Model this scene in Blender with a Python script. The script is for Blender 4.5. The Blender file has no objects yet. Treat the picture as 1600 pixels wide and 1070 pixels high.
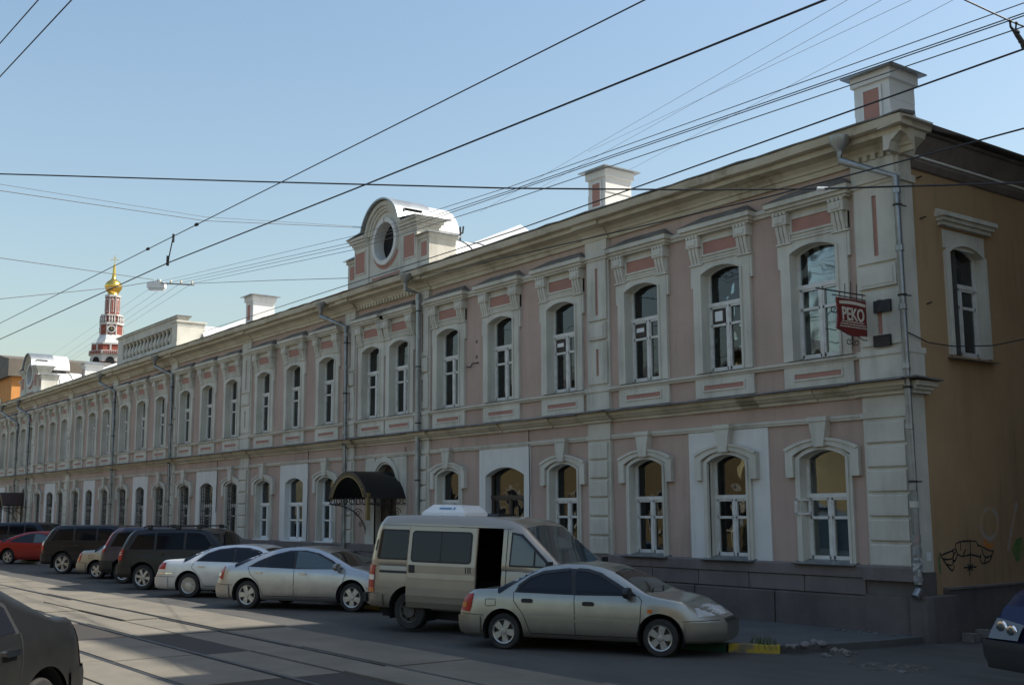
import bpy, bmesh, math, random
from mathutils import Vector, Matrix
R = math.radians
random.seed(7)
scene = bpy.context.scene
COL = scene.collection

# ------------------------------------------------------------------ camera
cam_d = bpy.data.cameras.new('camera'); cam = bpy.data.objects.new('camera', cam_d); COL.objects.link(cam)
scene.camera = cam
YAW, PITCH, ROLL = R(53.31), R(8.438), R(-0.264)
fwd = Vector((-math.sin(YAW)*math.cos(PITCH), math.cos(YAW)*math.cos(PITCH), math.sin(PITCH)))
rgt = Vector((math.cos(YAW), math.sin(YAW), 0)); upv = rgt.cross(fwd)
r2 = rgt*math.cos(ROLL)+upv*math.sin(ROLL); u2 = -rgt*math.sin(ROLL)+upv*math.cos(ROLL)
CAM = Vector((10.854, -16.56, 2.0335))
cam.matrix_world = Matrix(((r2.x, u2.x, -fwd.x, CAM.x), (r2.y, u2.y, -fwd.y, CAM.y), (r2.z, u2.z, -fwd.z, CAM.z), (0, 0, 0, 1)))
cam_d.sensor_width = 36; cam_d.lens = 1765.4/1600*36; cam_d.clip_start = .05; cam_d.clip_end = 3000
FPX = 1765.4
def ray(px, py): return r2*((px-800)/FPX)+u2*((535-py)/FPX)+fwd
def onY(px, py, Y): v = ray(px, py); return CAM+v*((Y-CAM.y)/v.y)
def onZ(px, py, Z): v = ray(px, py); return CAM+v*((Z-CAM.z)/v.z)
def atD(px, py, d): return CAM+ray(px, py)*d

# ------------------------------------------------------------------ world, sun, exposure
SUN_AZ, SUN_EL = math.atan2(.6, .8), R(51)
world = bpy.data.worlds.new('World'); scene.world = world; world.use_nodes = True
wn = world.node_tree; bg = wn.nodes['Background']
sky = wn.nodes.new('ShaderNodeTexSky'); sky.sky_type = 'NISHITA'; sky.sun_disc = False
sky.sun_elevation = SUN_EL; sky.sun_rotation = SUN_AZ; sky.air_density = 1.7; sky.dust_density = 2.2; sky.ozone_density = 3.0
wn.links.new(sky.outputs[0], bg.inputs[0]); bg.inputs[1].default_value = .115
sd = bpy.data.lights.new('sun', 'SUN'); sun = bpy.data.objects.new('sun', sd); COL.objects.link(sun)
sd.energy = 4.8; sd.angle = R(.53); sd.color = (1, .95, .86)
sdir = Vector((math.sin(SUN_AZ)*math.cos(SUN_EL), math.cos(SUN_AZ)*math.cos(SUN_EL), math.sin(SUN_EL)))
sun.rotation_euler = sdir.to_track_quat('Z', 'Y').to_euler(); sun.location = sdir*60
vs = scene.view_settings; vs.view_transform = 'Standard'; vs.look = 'None'; vs.gamma = 1; vs.use_curve_mapping = False
vs.exposure = 0.56

# ------------------------------------------------------------------ helpers
class MB:
    def __init__(s): s.v = []; s.f = []
    def add(s, vs_, fs_):
        o = len(s.v); s.v += [tuple(p) for p in vs_]; s.f += [tuple(i+o for i in f) for f in fs_]; return s
    def box(s, x0, x1, y0, y1, z0, z1):
        return s.add([(x0,y0,z0),(x1,y0,z0),(x1,y1,z0),(x0,y1,z0),(x0,y0,z1),(x1,y0,z1),(x1,y1,z1),(x0,y1,z1)],
                     [(0,3,2,1),(4,5,6,7),(0,1,5,4),(1,2,6,5),(2,3,7,6),(3,0,4,7)])
    def quad(s, *p): return s.add(p, [tuple(range(len(p)))])
    def prism(s, poly, y0, y1):            # poly in (x,z), counter-clockwise seen from -y
        n = len(poly)
        return s.add([(x,y0,z) for x,z in poly]+[(x,y1,z) for x,z in poly],
                     [tuple(range(n)), tuple(range(2*n-1,n-1,-1))]+[(i,n+i,n+(i+1)%n,(i+1)%n) for i in range(n)])
    def prism_x(s, poly, x0, x1):          # poly in (y,z)
        n = len(poly)
        return s.add([(x0,y,z) for y,z in poly]+[(x1,y,z) for y,z in poly],
                     [tuple(range(n-1,-1,-1)), tuple(range(n,2*n))]+[(i,(i+1)%n,n+(i+1)%n,n+i) for i in range(n)])
    def prism_z(s, poly, z0, z1):
        n = len(poly)
        return s.add([(x,y,z0) for x,y in poly]+[(x,y,z1) for x,y in poly],
                     [tuple(range(n-1,-1,-1)), tuple(range(n,2*n))]+[(i,(i+1)%n,n+(i+1)%n,n+i) for i in range(n)])
    def sweep(s, prof, xs, jit=0, seed=1):  # prof (y,z) open line from wall bottom to wall top; jitter moves each station a little
        rnd = random.Random(seed); n = len(prof); vv = []; ff = []
        for x in xs:
            dz = rnd.uniform(-jit, jit); dy = rnd.uniform(-jit, jit)
            vv += [(x, y+dy, z+dz) for y, z in prof]
        for i in range(len(xs)-1):
            for j in range(n-1): ff.append((i*n+j, (i+1)*n+j, (i+1)*n+j+1, i*n+j+1))
        m = (len(xs)-1)*n
        ff += [tuple(range(n-1,-1,-1)), tuple(range(m, m+n))]
        return s.add(vv, ff)
    def strip(s, a, b, y):                 # band between two (x,z) outlines at depth y
        n = len(a)
        return s.add([(x,y,z) for x,z in a]+[(x,y,z) for x,z in b], [(i,i+1,n+i+1,n+i) for i in range(n-1)])
    def wallstrip(s, a, y0, y1):
        n = len(a)
        return s.add([(x,y0,z) for x,z in a]+[(x,y1,z) for x,z in a], [(i,i+1,n+i+1,n+i) for i in range(n-1)])
    def solidstrip(s, a, b, y0, y1):       # a outer, b inner; front y0 back y1
        s.strip(a, b, y0); s.wallstrip(a, y1, y0); s.wallstrip(b, y0, y1)
        s.quad((*a[0][:1],y0,a[0][1]),(b[0][0],y0,b[0][1]),(b[0][0],y1,b[0][1]),(a[0][0],y1,a[0][1]))
        s.quad((b[-1][0],y0,b[-1][1]),(a[-1][0],y0,a[-1][1]),(a[-1][0],y1,a[-1][1]),(b[-1][0],y1,b[-1][1]))
        return s
    def tube(s, pts, r, n=8, caps=True):
        pts = [Vector(p) for p in pts]; m = len(pts); vv = []; ff = []
        up = Vector((0,0,1))
        for i, p in enumerate(pts):
            t = (pts[min(i+1,m-1)]-pts[max(i-1,0)]).normalized()
            a = t.cross(up)
            if a.length < 1e-3: a = t.cross(Vector((0,1,0)))
            a.normalize(); b = a.cross(t)
            rr = r[i] if isinstance(r, (list, tuple)) else r
            vv += [tuple(p+a*math.cos(2*math.pi*k/n)*rr+b*math.sin(2*math.pi*k/n)*rr) for k in range(n)]
        for i in range(m-1):
            for k in range(n): ff.append((i*n+k, i*n+(k+1)%n, (i+1)*n+(k+1)%n, (i+1)*n+k))
        if caps: ff += [tuple(range(n-1,-1,-1)), tuple(range((m-1)*n, m*n))]
        return s.add(vv, ff)
    def lathe(s, prof, c=(0,0,0), n=24, axis='z', caps=True):   # prof (r,h)
        vv = []; ff = []; m = len(prof)
        for r, h in prof:
            for k in range(n):
                a = 2*math.pi*k/n; u, w = r*math.cos(a), r*math.sin(a)
                q = (u,w,h) if axis == 'z' else ((u,h,w) if axis == 'y' else (h,u,w))
                vv.append((c[0]+q[0], c[1]+q[1], c[2]+q[2]))
        for i in range(m-1):
            for k in range(n): ff.append((i*n+k, i*n+(k+1)%n, (i+1)*n+(k+1)%n, (i+1)*n+k))
        if caps: ff += [tuple(range(n-1,-1,-1)), tuple(range((m-1)*n, m*n))]
        return s.add(vv, ff)
    def mesh(s, name, mat, smooth=False, angle=35, fix=True):
        me = bpy.data.meshes.new(name); me.from_pydata(s.v, [], s.f)
        if fix:
            bm = bmesh.new(); bm.from_mesh(me); bmesh.ops.remove_doubles(bm, verts=bm.verts, dist=1e-5) if smooth else None
            bmesh.ops.recalc_face_normals(bm, faces=bm.faces); bm.to_mesh(me); bm.free()
        for m in (mat if isinstance(mat, (list, tuple)) else [mat]): me.materials.append(m)
        if smooth:
            me.polygons.foreach_set('use_smooth', [True]*len(me.polygons)); me.set_sharp_from_angle(angle=R(angle))
        me.update(); return me
    def build(s, name, mat, parent=None, loc=(0,0,0), rot=(0,0,0), smooth=False, angle=35):
        return obj(name, s.mesh(name, mat, smooth, angle), parent, loc, rot)
def obj(name, me, parent=None, loc=(0,0,0), rot=(0,0,0)):
    o = bpy.data.objects.new(name, me); COL.objects.link(o); o.parent = parent; o.location = loc; o.rotation_euler = rot
    return o
def tag(o, label=None, cat=None, group=None, kind=None):
    if label: o['label'] = label
    if cat: o['category'] = cat
    if group: o['group'] = group
    if kind: o['kind'] = kind
    return o
def thing(name, label, cat, loc=(0,0,0), rz=0, group=None):
    o = obj(name, None, None, loc, (0,0,rz)); o.empty_display_size = .3
    return tag(o, label, cat, group)
def frange(a, b, d):
    n = max(1, round((b-a)/d)); return [a+(b-a)*i/n for i in range(n+1)]
def arc(a, zs, rise, n=12, cx=0):          # segmental arch left to right
    rad = (a*a+rise*rise)/(2*rise); cz = zs+rise-rad; t = math.asin(a/rad)
    return [(cx+rad*math.sin(-t+2*t*i/n), cz+rad*math.cos(-t+2*t*i/n)) for i in range(n+1)]
def opening(a, z0, zs, rise, n=12, cx=0): return [(cx-a, z0)]+arc(a, zs, rise, n, cx)+[(cx+a, z0)]

# ------------------------------------------------------------------ materials
def srgb(r, g, b):
    f = lambda c: (c/255/12.92 if c <= 10 else ((c/255+.055)/1.055)**2.4)
    return (f(r), f(g), f(b))
def mat(name, col, col2=None, nscale=2.0, lo=.4, hi=.65, rough=.8, metal=0, bump=0, bscale=30, streak=None, sk=(5,5,.35), sclip=(.5,.75), samt=.6, spec=.5, coat=0, fine=0, emis=None, dirt=None):
    m = bpy.data.materials.new(name); m.use_nodes = True; nt = m.node_tree; N = nt.nodes; L = nt.links
    b = N['Principled BSDF']; b.inputs['Roughness'].default_value = rough; b.inputs['Metallic'].default_value = metal
    b.inputs['Specular IOR Level'].default_value = spec; b.inputs['Coat Weight'].default_value = coat
    b.inputs['Coat Roughness'].default_value = .06
    geo = N.new('ShaderNodeNewGeometry'); out = None
    def noise(scale, det=5, vec=None, rgh=.6):
        n = N.new('ShaderNodeTexNoise'); n.inputs['Scale'].default_value = scale; n.inputs['Detail'].default_value = det; n.inputs['Roughness'].default_value = rgh
        L.new(vec or geo.outputs['Position'], n.inputs['Vector']); return n.outputs['Fac']
    def ramp(fac, a, c):
        r = N.new('ShaderNodeMapRange'); r.inputs[1].default_value = a; r.inputs[2].default_value = c; L.new(fac, r.inputs[0]); return r.outputs[0]
    def mix(fac, c1, c2, amt=1, blend='MIX'):
        mx = N.new('ShaderNodeMix'); mx.data_type = 'RGBA'; mx.blend_type = blend
        if fac is None: mx.inputs[0].default_value = amt
        elif amt != 1:
            mm = N.new('ShaderNodeMath'); mm.operation = 'MULTIPLY'; mm.inputs[1].default_value = amt; L.new(fac, mm.inputs[0]); L.new(mm.outputs[0], mx.inputs[0])
        else: L.new(fac, mx.inputs[0])
        for i, c in ((6, c1), (7, c2)):
            if hasattr(c, 'is_linked') or hasattr(c, 'links'): L.new(c, mx.inputs[i])
            else: mx.inputs[i].default_value = (*c, 1)
        return mx.outputs[2]
    cur = tuple(col)
    if col2: cur = mix(ramp(noise(nscale), lo, hi), cur, col2)
    if fine: cur = mix(noise(90, 3), cur, (0, 0, 0), fine, 'MIX')
    if streak:
        mp = N.new('ShaderNodeMapping'); mp.inputs['Scale'].default_value = sk; L.new(geo.outputs['Position'], mp.inputs[0])
        f1 = ramp(noise(1.0, 6, mp.outputs[0], .65), *sclip)
        f2 = ramp(noise(.45, 3), .38, .62)
        mm = N.new('ShaderNodeMath'); mm.operation = 'MULTIPLY'; L.new(f1, mm.inputs[0]); L.new(f2, mm.inputs[1])
        cur = mix(mm.outputs[0], cur, streak, samt)
    if dirt:                                # mud thrown up from the road: (colour, height, amount) in object space
        tc = N.new('ShaderNodeTexCoord'); sp = N.new('ShaderNodeSeparateXYZ'); L.new(tc.outputs['Object'], sp.inputs[0])
        ad = N.new('ShaderNodeMath'); ad.operation = 'MULTIPLY_ADD'; L.new(noise(3.5), ad.inputs[0]); ad.inputs[1].default_value = -.5; L.new(sp.outputs['Z'], ad.inputs[2])
        rr = ramp(ad.outputs[0], dirt[1], -.1)
        cur = mix(rr, cur, dirt[0], dirt[2])
        mr = N.new('ShaderNodeMath'); mr.operation = 'MULTIPLY_ADD'; L.new(rr, mr.inputs[0]); mr.inputs[1].default_value = .4*dirt[2]; mr.inputs[2].default_value = rough; L.new(mr.outputs[0], b.inputs['Roughness'])
    if isinstance(cur, tuple): b.inputs['Base Color'].default_value = (*cur, 1)
    else: L.new(cur, b.inputs['Base Color'])
    if bump:
        bp = N.new('ShaderNodeBump'); bp.inputs['Strength'].default_value = bump; bp.inputs['Distance'].default_value = .02
        L.new(noise(bscale, 6), bp.inputs['Height']); L.new(bp.outputs[0], b.inputs['Normal'])
    return m
def glassmat(name, tint=(.75,.8,.78), gl=1.0, ior=1.6, wob=.02):
    m = bpy.data.materials.new(name); m.use_nodes = True; nt = m.node_tree; N = nt.nodes; L = nt.links
    N.remove(N['Principled BSDF']); o = N['Material Output']
    t = N.new('ShaderNodeBsdfTransparent'); t.inputs[0].default_value = (*tint, 1)
    g = N.new('ShaderNodeBsdfGlossy'); g.inputs['Roughness'].default_value = .02; g.inputs[0].default_value = (.9,.93,.95,1)
    fr = N.new('ShaderNodeFresnel'); fr.inputs[0].default_value = ior
    ml = N.new('ShaderNodeMath'); ml.operation = 'MULTIPLY'; ml.inputs[1].default_value = gl; ml.use_clamp = True; L.new(fr.outputs[0], ml.inputs[0])
    mx = N.new('ShaderNodeMixShader'); L.new(ml.outputs[0], mx.inputs[0]); L.new(t.outputs[0], mx.inputs[1]); L.new(g.outputs[0], mx.inputs[2]); L.new(mx.outputs[0], o.inputs[0])
    if wob:
        geo = N.new('ShaderNodeNewGeometry'); n = N.new('ShaderNodeTexNoise'); n.inputs['Scale'].default_value = 2.2; n.inputs['Detail'].default_value = 1; L.new(geo.outputs['Position'], n.inputs['Vector'])
        bp = N.new('ShaderNodeBump'); bp.inputs['Strength'].default_value = .25; bp.inputs['Distance'].default_value = wob; L.new(n.outputs['Fac'], bp.inputs['Height']); L.new(bp.outputs[0], g.inputs['Normal']); L.new(bp.outputs[0], fr.inputs['Normal'])
    return m
M = {}
M['pink'] = mat('pink_stucco', (.505,.372,.308), (.41,.30,.247), .55, .35, .7, .9, bump=.25, bscale=24, streak=(.27,.22,.17), sclip=(.44,.70), samt=.62, fine=.08)
M['trim'] = mat('white_stucco', (.63,.60,.515), (.52,.495,.42), .9, .35, .7, .88, bump=.25, bscale=18, streak=(.23,.215,.175), sk=(4,4,.6), sclip=(.42,.72), samt=.62, fine=.08)
M['cornice'] = mat('yellowed_cornice_stucco', (.57,.515,.40), (.44,.385,.28), .9, .35, .7, .88, bump=.3, bscale=14, streak=(.19,.155,.095), sk=(2.5,2.5,2.5), sclip=(.5,.7), samt=.7)
M['panel'] = mat('fresh_white_paint', (.68,.67,.63), (.62,.605,.565), 1.5, .4, .7, .85, bump=.15, bscale=20, streak=(.36,.33,.28), samt=.4)
M['inset'] = mat('rose_panel_paint', (.40,.205,.16), (.34,.18,.14), 3, .4, .7, .9, bump=.2, bscale=25)
M['ochre'] = mat('ochre_stucco', (.42,.275,.145), (.35,.225,.115), .5, .35, .65, .92, bump=.2, bscale=20, streak=(.13,.09,.055), samt=.6, fine=.05)
M['plinth'] = mat('grey_brown_plinth_plaster', (.20,.168,.155), (.15,.128,.118), 1.3, .35, .65, .92, bump=.35, bscale=16, streak=(.07,.065,.06), samt=.7)
M['plinth2'] = mat('grey_plinth_stone', (.15,.128,.115), (.10,.088,.08), 1.1, .35, .65, .92, bump=.45, bscale=12, streak=(.06,.055,.05), samt=.7)
M['zinc'] = mat('galvanised_sheet', (.36,.375,.375), (.25,.265,.265), 3, .35, .65, .42, .75, bump=.1, bscale=8, streak=(.16,.15,.14), samt=.5)
M['flash'] = mat('dull_flashing', (.20,.195,.185), (.13,.125,.12), 3, .4, .6, .65, .2, bump=.2, bscale=6)
M['whiteroof'] = mat('white_painted_roof_sheet', (.60,.60,.585), (.50,.50,.485), 1.2, .4, .7, .5, .1, bump=.08, bscale=5)
M['roof'] = mat('grey_roof_sheet', (.30,.31,.31), (.22,.22,.22), 1.2, .4, .7, .55, .3)
M['frame'] = mat('old_white_window_paint', (.68,.67,.63), (.56,.545,.50), 6, .4, .65, .6, bump=.15, bscale=30)
M['pvc'] = mat('white_plastic_frame', (.72,.73,.72), rough=.35)
M['brown'] = mat('dark_brown_frame', (.045,.028,.02), (.03,.02,.015), 8, rough=.5)
M['iron'] = mat('black_iron', (.018,.017,.017), (.04,.03,.024), 8, .5, .7, .6)
M['grille'] = mat('rusty_grille_iron', (.055,.048,.044), (.10,.07,.05), 5, .45, .7, .7)
M['glass'] = glassmat('window_glass', (.82,.86,.85), 1.35, 1.55)
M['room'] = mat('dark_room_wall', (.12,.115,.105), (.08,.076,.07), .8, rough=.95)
M['curtain'] = mat('pale_curtain', (.46,.45,.41), (.38,.36,.32), 2, rough=.95)
M['blind'] = mat('pale_blue_blind', (.34,.38,.39), rough=.9)
M['black'] = mat('matt_black', (.008,.008,.009), rough=.9)
M['canopy'] = mat('black_canopy_sheet', (.006,.006,.007), rough=.45)
M['canopybrown'] = mat('brown_canopy_sheet', (.04,.02,.016), rough=.5)
M['gold'] = mat('gold_leaf', (.85,.55,.12), rough=.22, metal=1)
M['brass'] = mat('dull_gold_paint', (.20,.14,.05), rough=.5, metal=.3)
# ================================================================== THE LONG PINK BUILDING
# x runs along the street (corner at x = -0.25, the building goes to negative x), y = 0 is the facade, z = 0 the pavement
BLD = thing('stucco_building', 'long two-storey pink stucco building with white window surrounds and yellowed cornice', 'building', (-35,0,0))
BLD.location = (0,0,0)
XE = -70.5; XS = -.25
UC = [-2.07,-4.34,-6.63,-9.37,-11.77,-14.15,-16.67,-18.29,-21.08,-23.43,-25.79,-28.6,-30.93,-33.25,-36.09,-38.47,-40.78,
      -43.41,-45.61,-47.78,-50.45,-52.65,-54.88,-57.2,-58.85,-61.45,-63.65,-65.85,-68.6]
UA, UZ0, UZS, URI = .515, 4.72, 6.72, .125
# lower openings: (centre, half width, kind)
LW = [(-2.07,.50,'old'),(-4.34,.50,'oldpanel'),(-6.63,.50,'old'),(-9.37,.50,'old'),(-11.68,.80,'wide'),(-14.15,.52,'old'),
      (-17.40,.62,'door'),(-21.05,.53,'pvc'),(-23.33,.66,'pvcpanel'),(-25.67,.56,'pvc'),(-28.40,.52,'grille'),(-30.85,.64,'grillepanel'),(-33.08,.53,'grille'),
      (-35.90,.52,'grille'),(-38.38,.55,'grillepanel'),(-40.65,.51,'grille'),(-43.25,.48,'grille'),(-45.75,.53,'grillepanel'),(-47.88,.48,'grille'),
      (-50.58,.48,'grille'),(-52.75,.64,'grillepanel'),(-55.0,.47,'grille'),(-58.0,.62,'door2'),(-61.45,.48,'grille'),(-63.7,.55,'grillepanel'),(-66.0,.48,'grille')]
LZ0, LZS, LRI = 1.10, 2.94, .14
def lparams(a, k):
    if k == 'wide': return 1.10, 2.88, .20
    if k.startswith('door'): return .02, 2.75, .62
    if k.endswith('panel') and k != 'oldpanel': return LZ0, 2.94, .17
    return LZ0, LZS, LRI
def wall_band(mb, ops, x0, x1, zb, zt):
    x = x1
    for (c, a, z0, zs, ri) in sorted(ops, key=lambda o: -o[0]):
        mb.quad((c+a,0,zb),(x,0,zb),(x,0,zt),(c+a,0,zt))
        mb.quad((c-a,0,zb),(c+a,0,zb),(c+a,0,z0),(c-a,0,z0))
        A = arc(a, zs, ri, 12, c)
        for i in range(12): mb.quad((A[i][0],0,A[i][1]),(A[i+1][0],0,A[i+1][1]),(A[i+1][0],0,zt),(A[i][0],0,zt))
        x = c-a
    mb.quad((x0,0,zb),(x,0,zb),(x,0,zt),(x0,0,zt))
w = MB()
wall_band(w, [(c,a,*lparams(a,k)) for c,a,k in LW], XE, XS, 0, 4.15)
wall_band(w, [(c,UA,UZ0,UZS,URI) for c in UC], XE, XS, 4.15, 8.3)
wall = w.build('wall', M['pink'], BLD)
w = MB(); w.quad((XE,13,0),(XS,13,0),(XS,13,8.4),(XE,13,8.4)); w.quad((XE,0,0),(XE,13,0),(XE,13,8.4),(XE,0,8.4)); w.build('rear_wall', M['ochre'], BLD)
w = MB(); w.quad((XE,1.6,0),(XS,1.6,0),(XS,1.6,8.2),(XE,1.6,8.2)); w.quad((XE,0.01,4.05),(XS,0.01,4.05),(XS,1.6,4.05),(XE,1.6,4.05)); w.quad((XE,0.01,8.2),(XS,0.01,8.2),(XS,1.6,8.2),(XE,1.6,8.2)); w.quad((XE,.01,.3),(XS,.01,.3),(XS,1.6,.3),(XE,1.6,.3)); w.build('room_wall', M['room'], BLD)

# ---- upper window: surround meshes (local, centre x = 0)
def upper_surround():
    m = MB(); a = UA; op = opening(a, UZ0, UZS, URI); A = arc(a, UZS, URI)
    y = -.07
    m.box(-.755,-a,y,0,UZ0,UZS); m.box(a,.755,y,0,UZ0,UZS)
    top = 6.92
    m.prism([(-.755,UZS)]+A[::1]+[(.755,UZS),(.755,top),(-.755,top)], y, 0)
    m.wallstrip(op, 0, .13)                                   # reveal
    ob = opening(a+.05, UZ0, UZS, URI+.03); m.solidstrip(ob, op, y-.025, y)
    for s in (-1,1):
        x0, x1 = sorted((s*.755, s*.815)); m.box(x0,x1,-.06,0,6.48,6.92)
    m.box(-.79,.79,-.045,0,6.92,7.53)
    m.box(-.52,.52,-.07,-.045,6.97,7.005); m.box(-.48,.48,-.06,-.045,7.03,7.06)
    for z0,z1 in ((7.09,7.13),(7.38,7.42)): m.box(-.485,.485,-.072,-.045,z0,z1)
    for s in (-1,1): m.box(*sorted((s*.445,s*.485)),-.072,-.045,7.13,7.38)
    return m.mesh('window_surround', M['trim'])
def upper_bracket():
    m = MB(); m.box(-.165,.165,-.19,0,7.29,7.47)
    m.box(-.10,.10,-.205,-.19,7.33,7.43)
    for k in range(4): m.box(-.165+.088*k,-.165+.088*k+.055,-.20,0,7.475,7.53)
    for k in range(3):
        x = -.13+.09*k
        m.prism_x([(0,6.955),(-.085,6.955),(-.10,7.03),(-.135,7.14),(-.165,7.29),(0,7.29)], x, x+.07)
    m.box(-.15,.15,-.075,0,6.99,7.29); m.box(-.18,.18,-.10,0,6.925,6.955)
    return m.mesh('bracket', M['trim'])
def upper_hood():
    m = MB(); xs = (-.93,.93)
    m.box(-.86,.86,-.17,0,7.53,7.575); m.box(-.90,.90,-.215,0,7.575,7.64); m.box(-.95,.95,-.27,0,7.64,7.735)
    return m.mesh('hood_cornice', M['trim'])
def upper_flash():
    m = MB(); f = [(-.965,-.285,7.737),(.965,-.285,7.737),(.965,0,7.737),(-.965,0,7.737),(-.50,-.0,7.925),(.70,-.0,7.925)]
    m.add(f, [(0,1,5,4),(1,2,5),(3,0,4),(0,3,2,1)]); return m.mesh('flashing', M['flash'])
def inset_mesh(hw, z0, z1, y): return MB().box(-hw,hw,y,0,z0,z1).mesh('inset_panel', M['inset'])
ME_US, ME_UB, ME_UH, ME_UF, ME_UI = upper_surround(), upper_bracket(), upper_hood(), upper_flash(), inset_mesh(.445,7.13,7.38,-.052)
m = MB(); m.box(-.77,.77,-.055,0,4.22,4.60)
for z0,z1 in ((4.34,4.375),(4.465,4.50)): m.box(-.55,.55,-.075,-.055,z0,z1)
for s in (-1,1): m.box(*sorted((s*.515,s*.55)),-.075,-.055,4.375,4.465)
ME_UP = m.mesh('apron_panel', M['trim']); ME_UPI = inset_mesh(.515,4.375,4.465,-.061)

# ---- window joinery: frame + panes
def joinery(a, z0, zs, rise, ztr, zv, matf, fw=.05, y=.15, mull=True):
    m = MB(); op = opening(a, z0, zs, rise); inn = opening(a-fw, z0+fw, zs, rise-.01)
    m.solidstrip(op, inn, y-.02, y+.08); m.box(-a,a,y-.02,y+.08,z0,z0+fw)
    panes = []
    m.box(-a,a,y-.035,y+.07,ztr-.04,ztr+.04)                       # transom
    pt = [(-a+fw, ztr+.04)]+arc(a-fw, zs, rise-.01, 8)+[(a-fw, ztr+.04)]
    panes.append(('t', pt))
    if mull:
        m.box(-.028,.028,y-.03,y+.07,z0+fw,ztr-.04)
        for s in (-1,1):
            x0, x1 = sorted((s*.028, s*(a-fw)))
            sw = .034
            m.box(x0,x0+sw,y-.02,y+.05,z0+fw,ztr-.04); m.box(x1-sw,x1,y-.02,y+.05,z0+fw,ztr-.04)
            m.box(x0,x1,y-.02,y+.05,z0+fw,z0+fw+.06); m.box(x0,x1,y-.02,y+.05,ztr-.08,ztr-.04); m.box(x0,x1,y-.02,y+.05,zv-.025,zv+.025)
            panes.append(('r',(x0+sw,x1-sw,z0+fw+.06,zv-.025))); panes.append(('r',(x0+sw,x1-sw,zv+.025,ztr-.08)))
    else: panes.append(('r',(-a+fw,a-fw,z0+fw,ztr-.04)))
    pm = []
    for k, q in panes:
        if k == 'r':
            x0,x1,za,zb = q; cx, cz = (x0+x1)/2, (za+zb)/2
            me = MB().box(-(x1-x0)/2,(x1-x0)/2,-.003,.003,-(zb-za)/2,(zb-za)/2).mesh('pane', M['glass']); pm.append((me,(cx,y+.02,cz)))
        else:
            cz = sum(p[1] for p in q)/len(q); me = MB().prism([(x,z-cz) for x,z in q],-.003,.003).mesh('pane', M['glass']); pm.append((me,(0,y+.02,cz)))
    return m.mesh('window', matf), pm
def curtain_mesh(a, z0, z1, x0, x1, matc, seed):
    rnd = random.Random(seed); n = 22; vv = []; ff = []
    for i in range(n+1):
        x = x0+(x1-x0)*i/n; yy = .34+.025*math.sin(i*1.9+rnd.random())
        vv += [(x,yy,z0),(x+rnd.uniform(-.01,.01),yy,z1)]
    for i in range(n): ff.append((2*i,2*i+2,2*i+3,2*i+1))
    me = MB().add(vv,ff).mesh('curtain', matc, True, 80); return me
rw = random.Random(11)
def put_window(me, pm, c, sill=None):
    o = obj('window', me, BLD, (c,0,0))
    for pme, l in pm:
        obj('pane', pme, o, l, (R(rw.uniform(-.35,.35)),0,R(rw.uniform(-.5,.5))))
    if sill: obj('sill', sill, o)
    return o
WU = joinery(UA, UZ0, UZS, URI, 6.10, 5.68, M['frame'])
ME_US_SILL = MB().prism_x([(.25,4.745),(.25,4.70),(-.13,4.70),(-.14,4.712)], -.60, .60).mesh('sill', M['flash'])
CUR = [curtain_mesh(UA, UZ0, 6.7, -.5, -.08, M['curtain'], 1), curtain_mesh(UA, UZ0, 6.7, .02, .5, M['curtain'], 2), curtain_mesh(UA, UZ0, 6.7, -.5, .5, M['blind'], 3), curtain_mesh(UA, UZ0, 5.6, -.5, .5, M['curtain'], 4)]
for i, c in enumerate(UC):
    s = obj('window_surround', ME_US, BLD, (c,0,0))
    obj('hood_cornice', ME_UH, s); obj('flashing', ME_UF, s); obj('inset_panel', ME_UI, s)
    for sx in (-1,1): obj('bracket', ME_UB, s, (sx*.64,0,0))
    ap = obj('apron_panel', ME_UP, BLD, (c,0,0)); obj('inset_panel', ME_UPI, ap)
    wo = put_window(*WU, c, ME_US_SILL)
    k = [1,-1,2,1,3,0,-1,-1,1,0,-1,1][i % 12]
    if i < 20 and k >= 0: obj('curtain', CUR[k], wo)
# vent fans set into three window vents
for i, (r, z) in ((1,(.13,5.87)),(2,(.0,5.87)),(3,(.0,5.87))):
    o = MB(); o.box(-.40,-.09,.128,.14,5.72,6.0); o.build('vent_board', M['brown'], BLD, (UC[i],0,0))
    o = MB()
    if i == 1: o.lathe([(.085,.115),(.085,.126)], (-.245,0,5.86), 20, 'y'); o.box(-.345,-.145,.118,.127,5.76,5.96)
    else: o.box(-.36,-.13,.118,.127,5.83,5.92)
    o.build('vent_fan', M['pvc'], BLD, (UC[i],0,0))
pts = [(-.25,.33,5.86),(-.2,.42,5.75),(-.05,.45,5.4),(-.12,.44,5.1),(-.2,.42,5.0)]
MB().tube(pts, .07, 10).build('air_duct', M['pvc'], BLD, (UC[1],0,0), smooth=True)

# ---- lower windows
def lower_surround(a, hood, rows=True):
    m = MB(); z0, zs, ri = LZ0, LZS, LRI; op = opening(a, z0, zs, ri); o2 = opening(a+.12, z0, zs, ri+.09)
    m.solidstrip(o2, op, -.05, 0); m.wallstrip(op, 0, .13 if hood != 'oldpanel' else .161)
    o3 = opening(a+.055, z0, zs, ri+.045); m.solidstrip(o3, op, -.068, -.05)
    return m.mesh('window_surround', M['trim'])
def hood_mould(a):
    m = MB(); b = a+.13; A = arc(b+.17, 3.10, .17, 14); B = arc(b, 2.99, .17, 14)
    m.solidstrip([(-b-.17,2.6)]+A+[(b+.17,2.6)], [(-b,2.6)]+B+[(b,2.6)], -.10, 0)
    A2 = arc(b+.19, 3.115, .175, 14); m.solidstrip(A2, [(x*.93,z-.045) for x,z in A2], -.125, -.1)
    return m.mesh('hood_mould', M['trim'])
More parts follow.
